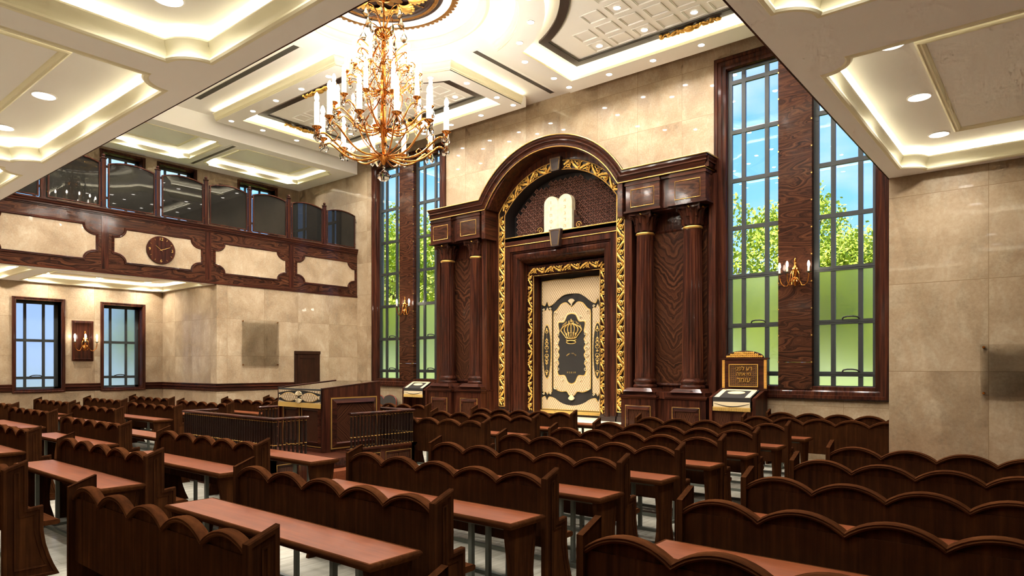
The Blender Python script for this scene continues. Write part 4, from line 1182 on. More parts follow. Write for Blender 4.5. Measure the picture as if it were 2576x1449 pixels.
# ================================================================== the curtain
cu = thing('ark_curtain', 'black velvet ark curtain with quilted cream panels and an embroidered gold crown', 'curtain', (XC, 15.75, .66))
YC = 15.76
n = 60; b = B(); A = []; Bt = []
def wav(u): return .012*math.sin(u*19)+.008*math.sin(u*43+1)
top = []; bot = []
for i in range(n+1):
    u = i/n; x = XC-1.12+2.24*u; A.append((x, YC+.03+wav(u), 4.66)); Bt.append((x, YC+.03+wav(u), .72))
b.strip(A, Bt); b.strip([(p[0],p[1]+.01,p[2]) for p in A], [(p[0],p[1]+.01,p[2]) for p in Bt])
b.build('velvet_ground', M['black'], cu, 60)
def patch(pts, y, mat, nm, th=.006, par=cu):
    return B().prism([(p[0], y, p[1]) for p in pts], (0, th, 0)).build(nm, mat, par)
def mir(half):   # half outline (dx>=0) from bottom centre up to the top centre
    return [(XC+x, z) for x, z in half] + [(XC-x, z) for x, z in reversed(half) if x > 1e-6]
def smooth_pts(ctrl, k=6):
    o = []
    for i in range(len(ctrl)-1):
        p0 = ctrl[max(i-1,0)]; p1 = ctrl[i]; p2 = ctrl[i+1]; p3 = ctrl[min(i+2,len(ctrl)-1)]
        for j in range(k):
            t_ = j/k
            o.append(tuple(.5*((2*p1[d])+(-p0[d]+p2[d])*t_+(2*p0[d]-5*p1[d]+4*p2[d]-p3[d])*t_*t_+(-p0[d]+3*p1[d]-3*p2[d]+p3[d])*t_**3) for d in (0,1)))
    o.append(ctrl[-1]); return o
def scaled(half, e): # grow outward a little
    P2 = mir(half); cx_ = XC; zs = [p[1] for p in P2]; cz = (min(zs)+max(zs))/2; w = max(p[0] for p in P2)-XC; h_ = (max(zs)-min(zs))/2
    return [(cx_+(p[0]-cx_)*(w+e)/w, cz+(p[1]-cz)*(h_+e)/h_) for p in P2]
# top and bottom valances of quilted cream
tv = smooth_pts([(0,4.10),(.25,4.08),(.45,3.98),(.62,3.86),(.78,3.80),(.86,3.92),(.93,3.82),(1.04,3.86)]) + [(1.04,4.50),(.5,4.53),(0,4.50)]
patch(scaled(tv, .02), YC+.004, M['embro'], 'gold_edging'); patch(mir(tv), YC-.003, M['quilt'], 'quilted_valance')
bv = [(0,.80),(1.04,.80)] + smooth_pts([(1.04,1.10),(.93,1.14),(.86,1.04),(.78,1.13),(.6,1.10),(.4,1.0),(.2,.94),(0,.92)])
bv = [(p[0], p[1]) for p in bv]
patch(scaled(bv, .02), YC+.004, M['embro'], 'gold_edging'); patch(mir(bv), YC-.003, M['quilt'], 'quilted_valance')
# side strips
for s_ in (-1, 1):
    def S(pts): return [(XC+s_*x, z) for x, z in pts]
    sp_ = [(.70,1.32),(.74,1.27),(.80,1.30),(.86,1.22),(.92,1.30),(.98,1.27),(1.03,1.32),(1.03,3.62),(.98,3.67),(.92,3.64),(.86,3.74),(.80,3.64),(.74,3.67),(.70,3.62)]
    patch([(XC+s_*(.865+(x-.865)*1.06), 2.48+(z-2.48)*1.012) for x, z in sp_], YC+.004, M['embro'], 'gold_edging')
    patch(S(sp_), YC-.003, M['quilt'], 'side_panel')
    ov = lambda a_, b_: [(XC+s_*.865+a_*math.cos(t2)*abs(math.cos(t2))**.0, 2.46+b_*math.sin(t2)) for t2 in [2*PI*i/32 for i in range(32)]]
    patch(ov(.155,.80), YC-.010, M['embro'], 'gold_edging', .004); patch(ov(.135,.765), YC-.016, M['black'], 'oval_ground')
    q = B(); cx_ = XC+s_*.865
    for z0, sg in ((2.46,1),(2.46,-1)):
        q.ball((cx_, YC-.022, 2.46), .045, (1,.3,.8), 10, 6)
        for k, (dz, rr) in enumerate(((.12,.05),(.24,.042),(.33,.03),(.58,.04))):
            for t3 in (-1, 1):
                q.tube([(cx_+t3*(rr*.2+rr*math.cos(a)), YC-.022, 2.46+sg*(dz+rr*math.sin(a))) for a in [-1.6+.5*i for i in range(9)]], .009, 5)
            q.ball((cx_, YC-.022, 2.46+sg*(dz+.03)), .022, (.8,.4,1.6), 8, 5)
        for i in range(5): q.ball((cx_, YC-.022, 2.46+sg*(.42+.03*i)), .009, (1,.5,1), 6, 4)
        q.ball((cx_, YC-.022, 2.46+sg*.64), .03, (.8,.3,1.8), 8, 5)
    q.build('oval_embroidery', M['embro'], cu, 60)
# large centre panel, with the dark cartouche in it
cp_ = smooth_pts([(0,1.19),(.10,1.24),(.18,1.33),(.35,1.32),(.5,1.36),(.62,1.42)]) + [(.62,3.52)] + smooth_pts([(.60,3.60),(.5,3.66),(.36,3.80),(.2,3.84),(.08,3.76),(0,3.70)])
patch(scaled(cp_, .022), YC+.004, M['embro'], 'gold_edging'); patch(mir(cp_), YC-.003, M['quilt'], 'centre_panel')
kt = smooth_pts([(a_*1.14, b_) for a_, b_ in [(0,1.55),(.10,1.60),(.20,1.78),(.38,1.80),(.42,2.0),(.37,2.12),(.42,2.2),(.36,2.35),(.40,2.45),(.36,2.55),(.41,2.68),(.36,2.80),(.42,2.92),(.36,3.02),(.38,3.14),(.38,3.28),(.22,3.30),(.12,3.48),(0,3.52)]])
patch(scaled(kt, .055), YC-.009, M['ivory'], 'cartouche_border', .004); patch(scaled(kt, .03), YC-.013, M['embro'], 'gold_edging', .004); patch(mir(kt), YC-.018, M['black'], 'cartouche_ground')
q = B()
for s_ in (-1, 1):          # scroll curls along both sides of the cartouche, at the corners of every panel
    for (dx, dz, rr, sg) in ((.50,2.52,.07,1),(.50,2.36,.07,-1),(.49,2.72,.06,-1),(.49,2.16,.06,1),(.47,2.94,.055,1),(.47,1.96,.055,-1),(.55,3.55,.06,1),(.55,1.42,.06,-1),(.74,3.70,.035,1),(.98,3.70,.035,-1),(.74,1.24,.035,1),(.98,1.24,.035,-1),(.30,3.42,.035,1),(.30,1.66,.035,-1)):
        q.tube([(XC+s_*(dx+rr*(1-i/15.)*math.cos(.6*i)), YC-.012, dz+sg*rr*(1-i/15.)*math.sin(.6*i)) for i in range(12)], [.016*(1-i/20.) for i in range(12)], 6)
for (zc_, sg) in ((3.86, 1), (1.16, -1)):   # shell motifs
    for k in range(-3, 4):
        a = PI/2+k*.36; q.tube([(XC+.03*k*.3, YC-.012, zc_-sg*.1), (XC+.1*math.cos(a)*1.1, YC-.02, zc_+sg*.09*math.sin(a))], [.008,.022], 6)
q.build('scroll_embroidery', M['ivory'], cu, 60)
# crown
cr = B(); zc_ = 2.72; 
cr.tube([(XC+.16*math.cos(a), YC-.03-.02*math.sin(a), zc_+.045*math.sin(a)) for a in [2*PI*i/24 for i in range(24)]], .014, 6, True)
cr.tube([(XC+.17*math.cos(a), YC-.03, zc_+.07+.03*math.sin(a)) for a in [PI+PI*i/12 for i in range(13)]], .012, 6)
cr.tube([(XC+.18*math.cos(a), YC-.03, zc_+.13+.03*math.sin(a)) for a in [PI+PI*i/12 for i in range(13)]], .014, 6)
for k in range(-3, 4):
    w_ = k/3.
    pts = [(XC+w_*.17, YC-.03, zc_+.12-.02*(1-abs(w_))), (XC+w_*.30, YC-.045, zc_+.27), (XC+w_*.35, YC-.045, zc_+.40-.05*abs(w_)), (XC+w_*.26, YC-.04, zc_+.50-.06*abs(w_)), (XC+w_*.06, YC-.035, zc_+.53)]
    sp2 = smooth_pts([(p[0],p[2]) for p in pts], 5); cr.tube([(p[0], YC-.035, p[1]) for p in sp2], .012, 6)
    for i in range(3, len(sp2)-2, 2): cr.ball((sp2[i][0]+.022, YC-.035, sp2[i][1]), .0075, (1,.6,1), 5, 4); cr.ball((sp2[i][0]-.022, YC-.035, sp2[i][1]), .0075, (1,.6,1), 5, 4)
for k in range(-2, 3):
    cr.ball((XC+k*.075, YC-.035, zc_+.22+.03*(2-abs(k))), .03, (.7,.3,1.3), 8, 5)
for k in (-1, 0, 1): cr.ball((XC+k*.07, YC-.035, zc_+.58-.03*abs(k)), .028, (.7,.4,1.1), 8, 5)
cr.ball((XC, YC-.035, zc_+.63), .025, (.7,.4,1.3), 8, 5)
cr.build('crown_embroidery', M['embro'], cu, 60)
# arched inscriptions
def arc_text(s_, size, cx_, cz_, R_, span, y):
    s2 = s_[::-1]; n_ = len(s2)
    for i, ch in enumerate(s2):
        if ch == ' ': continue
        a = PI/2+span/2-span*i/(n_-1)
        right = V((math.sin(a), 0, -math.cos(a))); up = V((math.cos(a), 0, math.sin(a)))
        put_text(B(), ch, size, (cx_+R_*math.cos(a), y, cz_+R_*math.sin(a)), right, up, .005).build('letter', M['embro'], cu)
arc_text('פתח שערי שמים לתפלתנו', .075, XC, 2.96, .36, 2.3, YC-.024)
arc_text('לעילוי נשמת', .052, XC, 2.18, .22, 1.5, YC-.024)
for i, ch in enumerate('תנצבה'[::-1]): put_text(B(), ch, .07, (XC-.13+.065*i, YC-.024, 1.86), (1,0,0), UZ, .005).build('letter', M['embro'], cu)
# fringe
q = B(); 
for i in range(112):
    x = XC-1.10+2.2*i/111; q.tube([(x, YC+.02, .75), (x, YC+.012, .665)], .011, 4)
q.box(XC-1.12, XC+1.12, YC+.01, YC+.03, .735, .76); q.build('fringe', M['embro'], cu)
# ================================================================== lecterns
def cloth_cover(t, x0, x1, yf, yb, zf, zb, drop, side=.0):
    c = thing_cloth = None
def lectern(name, lab, x0, x1, yf, yb, zf, zb, tall):
    t = thing(name, lab, 'lectern', ((x0+x1)/2, (yf+yb)/2, 0))
    for xa, xb in ((x0, x0+.07), (x1-.07, x1)):
        B().prism([(xa,yf,0),(xa,yb,0),(xa,yb,zb+.015),(xa,yf+.06 if False else yf,zf+.015)], (xb-xa,0,0)).build('side_panel', M['wz'], t)
    sl = B(); sl.prism([(x0+.07,yf+.02,zf-.05),(x0+.07,yf+.02,zf-.02),(x0+.07,yb-.0,zb-.02),(x0+.07,yb,zb-.05)], (x1-x0-.14,0,0)); sl.build('sloped_top', M['wx'], t)
    if tall:
        b = B().box(x0+.07, x1-.07, yf+.05, yf+.07, 0, 1.06).box((x0+x1)/2-.03, (x0+x1)/2+.03, yf+.035, yf+.05, 0, 1.06); b.build('front_board', M['wz'], t)
        for s_ in (0, 1):
            a = x0+.13+s_*((x1-x0)/2-.09); B().box(a, a+(x1-x0)/2-.18, yf+.035, yf+.05, .12, 1.02).build('figured_panel', M['fx'], t)
    else:
        B().box(x0+.07, x1-.07, yb-.04, yb-.02, 0, zb-.05).build('back_board', M['wz'], t)
        B().box(x0+.07, x1-.07, yf+.05, yb-.04, .55, .58).build('shelf', M['wx'], t)
    return t
t = lectern('lectern', 'tall dark wood lectern with gilded Hebrew back board, right of the ark', -6.067, -5.031, 14.338, 15.07, 1.335, 1.535, True)
xa, xb = -5.99, -4.965; yb_ = 14.87
b = B().box(xa, xb, yb_, yb_+.06, 1.50, 2.20).box(xa-.03, xb+.03, yb_-.02, yb_+.08, 2.19, 2.225)
b.build('back_board', M['wx'], t)
ar_ = [(xa+.07, 2.22), (xb-.07, 2.22)]
w_ = (xb-xa)/2-.08; cm = (xa+xb)/2
archp = [(cm+w_*math.cos(a), 2.225+.15*math.sin(a)) for a in [PI*i/20 for i in range(21)]]
B().prism([(p[0], yb_+.01, p[1]) for p in archp], (0,.04,0)).build('arched_crest', M['wx'], t)
b = B(); b.tube([(p[0], yb_+.01, p[1]) for p in archp], .014, 6); b.build('crest_moulding', M['wx'], t, 50)
def lattice(b, x0, x1, z0, z1, y, s_, r_=.004, inside=None):
    nx = max(1, round((x1-x0)/s_)); nz = max(1, round((z1-z0)/s_))
    for i in range(nx):
        for j in range(nz):
            cx_, cz_ = x0+(i+.5)*(x1-x0)/nx, z0+(j+.5)*(z1-z0)/nz
            if inside and not inside(cx_, cz_): continue
            b.tube([(cx_+s_*.40*math.cos(a), y, cz_+s_*.40*math.sin(a)) for a in [2*PI*k/8 for k in range(8)]], r_, 4, True)
            b.tube([(cx_-s_*.5, y, cz_), (cx_+s_*.5, y, cz_)], r_, 4); b.tube([(cx_, y, cz_-s_*.5), (cx_, y, cz_+s_*.5)], r_, 4)
            b.ball((cx_, y, cz_), s_*.10, (1,.4,1), 6, 4)
    return b
q = lattice(B(), cm-w_+.02, cm+w_-.02, 2.235, 2.36, yb_-.0, .045, .007, lambda x, z: ((x-cm)/w_)**2+((z-2.2)/.16)**2 < 1)
q.build('gilded_crest_carving', M['gold'], t)
for a_ in (xa+.012, xb-.072):
    B().box(a_, a_+.06, yb_-.004, yb_, 1.545, 2.18).build('strip_ground', M['darkw'], t)
    lattice(B(), a_, a_+.06, 1.545, 2.18, yb_-.008, .036, .0055).build('gilded_strip', M['gold'], t)
px0, px1, pz0, pz1 = -5.822, -5.16, 1.575, 2.087
B().box(px0, px1, yb_-.008, yb_, pz0, pz1).build('plaque_ground', M['darkw'], t)
b = B().sweep([(px0,yb_-.008,pz0),(px1,yb_-.008,pz0),(px1,yb_-.008,pz1),(px0,yb_-.008,pz1)], [(0,0),(0,.014),(.02,.014),(.02,0)], (0,-1,0), True); b.build('plaque_frame', M['gold'], t)
lattice(B(), px0+.03, px1-.03, pz0+.03, pz1-.03, yb_-.010, .05, .0035).build('plaque_carving', M['bronze'], t)
q = B(); cp2 = (px0+px1)/2+.01
put_text(q, 'דע לפני'[::-1], .125, (cp2, yb_-.022, 1.985), (1,0,0), UZ, .012); put_text(q, 'מי אתה'[::-1], .11, (cp2, yb_-.022, 1.865), (1,0,0), UZ, .012)
put_text(q, 'עומד'[::-1], .15, (cp2, yb_-.022, 1.73), (1,0,0), UZ, .012)
q.build('lettering', M['gold'], t)
t2 = lectern('lectern', 'small dark wood lectern with a sloped top and open front, left of the ark', -16.683, -15.53, 14.68, 15.07, 1.31, 1.525, False)
def cover(name, lab, x0, x1, yf, yb, zf, zb, drop, big):
    """cloth lying over a sloped top and hanging down in front"""
    t = thing(name, lab, 'cloth cover', ((x0+x1)/2, yf, zf), None)
    b = B(); b.prism([(x0,yf,zf),(x0,yb,zb),(x0,yb,zb+.006),(x0,yf-.006,zf+.006)], (x1-x0,0,0)); b.box(x0, x1, yf-.008, yf-.002, zf-drop+.07, zf+.004)
    b.build('velvet', M['black'], t)
    cx_ = (x0+x1)/2; w = (x1-x0)/2; zt, zb_ = zf-.02, zf-drop+.06; h_ = zt-zb_
    y = yf-.012
    if big:
        for zz in (zt-.1*h_, zb_+.1*h_):
            sg = 1 if zz > (zt+zb_)/2 else -1
            pts = [(cx_-w*.98, y, zz+sg*.1*h_),(cx_+w*.98, y, zz+sg*.1*h_)] + [(cx_+w*.98*(1-i/8.), y, zz-sg*h_*(.13-.22*math.sin(PI*i/16.))) for i in range(17)]
            B().prism(pts, (0,.004,0)).build('quilted_strip', M['quilt'], t)
        for s_ in (-1, 1):
            pts = [(cx_+s_*w*(.02+.9*u), y, (zt+zb_)/2+.30*h_*math.sin(PI*min(1,u*1.0))) for u in [i/12. for i in range(13)]]
            pts += [(p[0], y, zt+zb_-p[2]) for p in pts[::-1][1:-1]]
            gp = [((p[0]-cx_)*1.03+cx_, p[1]+.001, (zt+zb_)/2+(p[2]-(zt+zb_)/2)*1.14) for p in pts]
            B().prism(gp, (0,.004,0)).build('gold_edging', M['embro'], t); B().prism([(p[0],p[1]-.003,p[2]) for p in pts], (0,.004,0)).build('quilted_leaf', M['quilt'], t)
        q = B()
        for zz, sg in ((zt-.2*h_, 1), (zb_+.2*h_, -1)):
            for k in range(-3, 4):
                a = PI/2+k*.4; q.tube([(cx_, y-.006, zz-sg*.2*h_), (cx_+w*.16*math.cos(a), y-.006, zz-sg*.2*h_+sg*.34*h_*math.sin(a))], [.004,.014], 6)
        for s_ in (-1, 1):
            for dz in (-1, 1): q.ball((cx_+s_*w*.93, y-.003, (zt+zb_)/2+dz*.018), .018, (1,.5,1), 8, 5)
        q.build('embroidery', M['ivory'], t, 50)
    else:
        pts = [(cx_-w*.97, y, zt-.32*h_), (cx_+w*.97, y, zt-.32*h_), (cx_+w*.97, y, zb_), (cx_-w*.97, y, zb_)]
        B().prism(pts, (0,.004,0)).build('quilted_band', M['ivory'], t)
        q = B(); q.tube([(cx_+w*.93*u, y-.003, zt-.48*h_-.32*h_*math.cos(u*PI/2)) for u in [-1+i/8. for i in range(17)]], [.003+.007*abs(math.sin(PI*i/16.)) for i in range(17)], 5)
        q.build('dark_garland', M['black'], t)
        # panel lying on the slope: cream border round the dark middle with a gold crown
        def SL(u, v, e=.008): return (x0+(x1-x0)*u, yf+(yb-yf)*v, zf+(zb-zf)*v+e)
        for (u0, u1, v0, v1) in ((.03,.16,.04,.97), (.84,.97,.04,.97), (.03,.97,.84,.97)):
            B().prism([SL(u0,v0),SL(u1,v0),SL(u1,v1),SL(u0,v1)], (0,0,.004)).build('cream_border', M['ivory'], t)
        q = B(); q.tube([SL(.5+.22*math.cos(a), .55+.14*math.sin(a), .012) for a in [2*PI*i/20 for i in range(20)]], .012, 6, True)
        q.prism([SL(.5+.2*math.cos(a), .55+.12*math.sin(a), .010) for a in [2*PI*i/20 for i in range(20)]], (0,0,.004)); q.build('crown_embroidery', M['ivory'], t)
    q = B(); n_ = int((x1-x0)/.022)
    for i in range(n_):
        x = x0+.01+(x1-x0-.02)*i/(n_-1); q.tube([(x, y, zf-drop+.075), (x, y-.004, zf-drop)], .0085, 4)
    q.box(x0, x1, y-.004, y+.004, zf-drop+.07, zf-drop+.09); q.build('fringe', M['embro'], t)
    return t
cover('lectern_cover', 'black and cream cloth with gold fringe on the tall right lectern', -5.975, -5.135, 14.33, 14.86, 1.345, 1.512, .29, False)
cover('lectern_cover', 'black and cream cloth with gold fringe on the small left lectern', -16.60, -15.70, 14.672, 15.05, 1.318, 1.522, .28, False)

# dark upholstered settee beside the left lectern
t = thing('settee', 'low double settee with dark upholstery and a red wood rim beside the left lectern', 'settee', (-17.9, 14.6, 0))
zb = B()
for k in range(2):
    x0 = -18.53+k*.635; x1 = x0+.63; cm_ = (x0+x1)/2
    pts = [(x0,.45),(x1,.45),(x1,.88)] + [(cm_+.315*math.cos(a), .88+.17*math.sin(a)) for a in [PI*i/14 for i in range(1,14)]] + [(x0,.88)]
    B().prism([(p[0],14.9,p[1]) for p in pts], (0,.07,0)).build('back_cushion', M['fabric'], t)
    B().tube([(p[0],14.92,p[1]) for p in pts[1:]], .02, 8).build('back_rim', M['redw'], t, 50)
    B().box(x0+.02, x1-.02, 14.32, 14.9, .36, .47).build('seat_cushion', M['fabric'], t)
B().box(-18.55, -17.25, 14.30, 14.95, .28, .36).build('seat_frame', M['redw'], t)
for x in (-18.5, -17.3):
    for y in (14.34, 14.92): B().tube([(x,y,0),(x,y,.28)], [.018,.028], 8).build('leg', M['redw'], t, 50)

# ================================================================== bimah
BX0, BX1, BY0, BY1 = -12.31, -9.325, 5.60, 8.50
bm = thing('bimah_platform', 'raised dark wood reading platform with gold lined panels in the middle of the benches', 'platform', ((BX0+BX1)/2, (BY0+BY1)/2, 0))
B().box(BX0+.05, BX1-.05, BY0+.05, BY1-.05, 0, .50).build('deck', M['wx'], bm)
def kerb(b, x0, x1, y0, y1):
    b.box(x0, x1, y0, y1, 0, .56); return b
OP = (6.23, 7.05)
for (x0, x1, y0, y1) in ((BX0,BX1,BY0,BY0+.06), (BX0,BX1,BY1-.06,BY1), (BX1-.06,BX1,BY0,OP[0]), (BX1-.06,BX1,OP[1],BY1), (BX0,BX0+.06,BY0,OP[0]), (BX0,BX0+.06,OP[1],BY1)):
    B().box(x0, x1, y0, y1, 0, .57).build('base_board', M['wz'], bm)
    B().box(x0-.02, x1+.02, y0-.02, y1+.02, .57, .60).box(x0-.035, x1+.035, y0-.035, y1+.035, .60, .625).build('kerb_moulding', M['wx'] if x1-x0 > 1 else M['wy'], bm)
def bpanel(ax, c, u0, u1, sg):
    z0, z1 = .12, .515
    if ax == 'y':
        P_ = [(c,u0,z0),(c,u1,z0),(c,u1,z1),(c,u0,z1)]; N_ = (sg,0,0)
        q = B().sweep(P_, [(0,0),(0,.008),(.03*sg,.016),(.035*sg,.004)], N_, True); q.build('panel_frame', M['wy'], bm)
        B().box(c, c+sg*.006, u0+.045, u1-.045, z0+.045, z1-.045).build('figured_panel', M['fy'], bm)
    else:
        P_ = [(u0,c,z0),(u1,c,z0),(u1,c,z1),(u0,c,z1)]; N_ = (0,sg,0)
        q = B().sweep(P_, [(0,0),(0,.008),(-.03*sg,.016),(-.035*sg,.004)], N_, True); q.build('panel_frame', M['wx'], bm)
        B().box(u0+.045, u1-.045, c, c+sg*.006, z0+.045, z1-.045).build('figured_panel', M['fx'], bm)
    g = B(); g.tube([V(p)+V(N_)*.008 for p in P_], .008, 5, True); g.build('gold_line', M['goldd'], bm)
bpanel('y', BX1, 5.66, 6.06, 1); bpanel('y', BX1, 7.15, 7.68, 1); bpanel('y', BX1, 7.81, 8.41, 1)
for k in range(5): bpanel('x', BY0, BX0+.1+.575*k, BX0+.1+.575*k+.49, -1)
for s_, xx in ((1, BX1), (-1, BX0)):
    q = B()
    for k in range(2): q.box(xx-.0*s_, xx+s_*(.28*(2-k)), OP[0]+.02, OP[1]-.02, 0 if k == 0 else .0, .17*(k+1)) if k == 0 else q.box(xx, xx+s_*.28, OP[0]+.02, OP[1]-.02, .17, .34)
    q.build('steps', M['lam'], bm)
# railings
def baluster(t, x, y, proto):
    z0, z1 = .625, 1.20
    if proto is None:
        o = B().lathe((x,y,0), [(.015,z0),(.021,z0+.04),(.017,z0+.1),(.017,z0+.19),(.016,z0+.2),(.021,z0+.24),(.0225,z0+.36),(.017,z1-.05),(.016,z1)], 8).build('baluster', M['balw'], t, 50)
        for z in (z0+.195, z1-.018, z0+.008): B().lathe((x,y,0), [(.016,z-.007),(.0205,z-.004),(.0205,z+.004),(.016,z+.007)], 8).build('brass_ring', M['goldd'], o, 50)
        return (o, x, y)
    o, ox, oy = proto; c = o.copy(); COL.objects.link(c); c.parent = t; c.location = (x-ox, y-oy, 0)
    for ch in o.children: d_ = ch.copy(); COL.objects.link(d_); d_.parent = c
    return proto
def railing(lab, pts, n):
    t = thing('bimah_railing', lab, 'railing', (pts[0][0], pts[0][1], .625), 'railings round the reading platform')
    b = B(); b.sweep([(p[0], p[1], 0) for p in pts], [(-.035,1.205),(-.045,1.215),(-.045,1.232),(-.03,1.246),(.03,1.246),(.045,1.232),(.045,1.215),(.035,1.205)], (0,0,1), False, True)
    b.build('handrail', M['wx'], t, 40)
    pr = None
    for k, (a, c) in enumerate(zip(pts, pts[1:])):
        a, c = V((a[0],a[1],0)), V((c[0],c[1],0)); L = (c-a).length; m = n[k]
        for i in range(m):
            s_ = (i+.5)/m if k in (0, len(pts)-2) else i/m
            if k == 1: s_ = i/(m-1)
            p = a.lerp(c, s_); pr = baluster(t, p.x, p.y, pr)
e = .03
railing('dark baluster railing with brass rings on the near side of the reading platform', [(BX0+e,OP[0]),(BX0+e,BY0+e),(BX1-e,BY0+e),(BX1-e,OP[0])], [8,40,8])
railing('dark baluster railing with brass rings on the ark side of the reading platform', [(BX1-e,OP[1]),(BX1-e,BY1-e),(BX0+e,BY1-e),(BX0+e,OP[1])], [19,36,19])
# reading desk
x0, x1, y0, y1 = -11.54, -10.10, 7.03, 8.33
ds = thing('reading_desk', 'large dark wood reading desk with gold framed panels and a glass top on the platform', 'desk', ((x0+x1)/2, (y0+y1)/2, .5))
for xa, xb in ((x0, x0+.05), (x1-.05, x1)):
    B().prism([(xa,y0,.5),(xa,y1,.5),(xa,y1,1.745),(xa,y0,1.63)], (xb-xa,0,0)).build('side_panel', M['wz'], ds)
B().prism([(x0,y0-.002,1.628),(x0,y1,1.743),(x0,y1,1.762),(x0,y0-.01,1.648)], (.05,0,0)).prism([(x1-.05,y0-.002,1.628),(x1-.05,y1,1.743),(x1-.05,y1,1.762),(x1-.05,y0-.01,1.648)], (.055,0,0)).build('edge_trim', M['wy'], ds)
B().box(x0+.05, x1-.05, y0+.04, y0+.07, .5, 1.6).build('front_board', M['wz'], ds); B().box(x0+.05, x1-.05, y1-.05, y1-.02, .5, 1.7).build('back_board', M['wz'], ds)
B().box(x0-.0, x1+.0, y0+.0, y0+.05, .5, .56).build('plinth', M['wx'], ds)
B().prism([(x0+.05,y0+.02,1.60),(x0+.05,y1-.01,1.715),(x0+.05,y1-.01,1.735),(x0+.05,y0+.02,1.62)], (x1-x0-.1,0,0)).build('top_board', M['ivory'], ds)
B().prism([(x0+.05,y0+.0,1.628),(x0+.05,y1-.0,1.743),(x0+.05,y1-.0,1.749),(x0+.05,y0+.0,1.634)], (x1-x0-.1,0,0)).build('glass_top', M['gtop'], ds)
P_ = [(x1,7.20,.55),(x1,8.24,.55),(x1,8.24,1.475),(x1,7.20,1.475)]
B().sweep(P_, [(.02,0),(.025,.01),(.10,.045),(.12,.02),(.12,0)], (1,0,0), True).build('bevel_frame', M['wy'], ds)
B().box(x1, x1+.015, 7.32, 8.12, .67, 1.355).build('figured_panel', M['dy'], ds)
g = B(); g.sweep(P_, [(0,0),(0,.012),(.022,.012),(.022,0)], (1,0,0), True); g.build('gold_frame', M['goldd'], ds)
for (a, c) in ((x0+.15, (x0+x1)/2-.03), ((x0+x1)/2+.03, x1-.06)):
    P_ = [(a,y0+.04,.585),(c,y0+.04,.585),(c,y0+.04,1.33),(a,y0+.04,1.33)]
    dr = B().box(a, c, y0+.03, y0+.04, .585, 1.33).build('door', M['wz'], ds)
    B().sweep([(p[0],y0+.03,p[2]) for p in P_], [(.015,0),(.02,.008),(.09,.03),(.1,0)], (0,-1,0), True).build('bevel_frame', M['wx'], dr)
    B().box(a+.1, c-.1, y0+.018, y0+.03, .685, 1.23).build('figured_panel', M['dx'], dr)
    g = B(); g.sweep([(p[0],y0+.03,p[2]) for p in P_], [(0,0),(0,.01),(.014,.01),(.014,0)], (0,-1,0), True); g.build('gold_frame', M['goldd'], dr)
cover('desk_cover', 'black and cream embroidered cloth with gold fringe hanging over the front of the reading desk', x0+.06, x1-.02, y0-.012, y0+.04, 1.622, 1.628, .335, True)

# ================================================================== benches
BL = 1.40
def bench_proto():
    t = thing('bench', 'x', 'bench', (0,0,0), 'scalloped wooden benches')
    prof = [(0,0),(.455,0),(.407,.105),(.373,.2),(.34,.32),(.32,.46),(.32,.69),(.195,.678),(.195,1.142),(0,1.067)]
    for s_ in (-1, 1):
        xo = s_*BL; b = B(); th = .032
        b.prism([(xo-s_*.008, y, z) for y, z in prof], (-s_*th,0,0))
        P_ = [(xo-s_*.008, y, z) for y, z in prof]
        # raised rim and an inner bead
        b.sweep(P_, [(0,-.034),(-.004,-.04),(-.004,.004),(.004,.012),(.028,.012),(.034,0)], (1,0,0), True) if s_ > 0 else \
        b.sweep(P_, [(0,.034),(-.004,.04),(-.004,-.004),(.004,-.012),(.028,-.012),(.034,0)], (1,0,0), True)
        ins = [(.085,.10),(.36,.10),(.318,.2),(.282,.34),(.262,.46),(.262,.625),(.135,.615),(.135,1.045),(.085,1.03)]
        b.sweep([(xo-s_*.008, y, z) for y, z in ins], [(0,0),(.0,.011*s_),(.014,.007*s_),(.016,0)], (1,0,0), True)
        b.build('end_panel', M['bz'], t)
    xi = BL-.04; n = 5; w = 2*xi/n
    lo = B().box(-xi, xi, .045, .075, .46, .978); lo.build('backrest', M['bz'], t)
    up = B(); tr = B()
    for k in range(n):
        a0 = -xi+w*k; hw = w/2; sag = .10; Rr = (hw*hw+sag*sag)/(2*sag); a = math.asin(hw/Rr); cz = .965+sag-Rr+.005
        arc = [(a0+hw+Rr*math.sin(-a+2*a*i/12), cz+Rr*math.cos(-a+2*a*i/12)) for i in range(13)]
        up.prism([(p[0],.055,p[1]) for p in arc], (0,.012,0))
        tr.sweep([(p[0],.055,p[1]) for p in arc], [(-.012,.03),(.0,.038),(.008,.03),(.016,.035),(.024,.026),(.026,.0),(.024,-.035),(-.008,-.035)], (0,-1,0), False, True)
    up.build('scallop_panel', M['bz'], t); tr.build('scallop_trim', M['bx'], t, 50)
    s = B(); s.box(-xi, xi, .07, .455, .482, .53); s.prism([(-xi,.455,.482),(-xi,.455,.53),(-xi,.475,.52),(-xi,.475,.492)], (2*xi,0,0)); s.build('seat', M['bx'], t)
    f = B()
    for x in (-.75, .75):
        f.box(x-.02, x+.02, .26, .30, .03, .482); f.box(x-.02, x+.02, .08, .42, .452, .482)
    f.box(-xi, xi, .26, .30, 0, .035); f.build('steel_base', M['metal'], t)
    return t
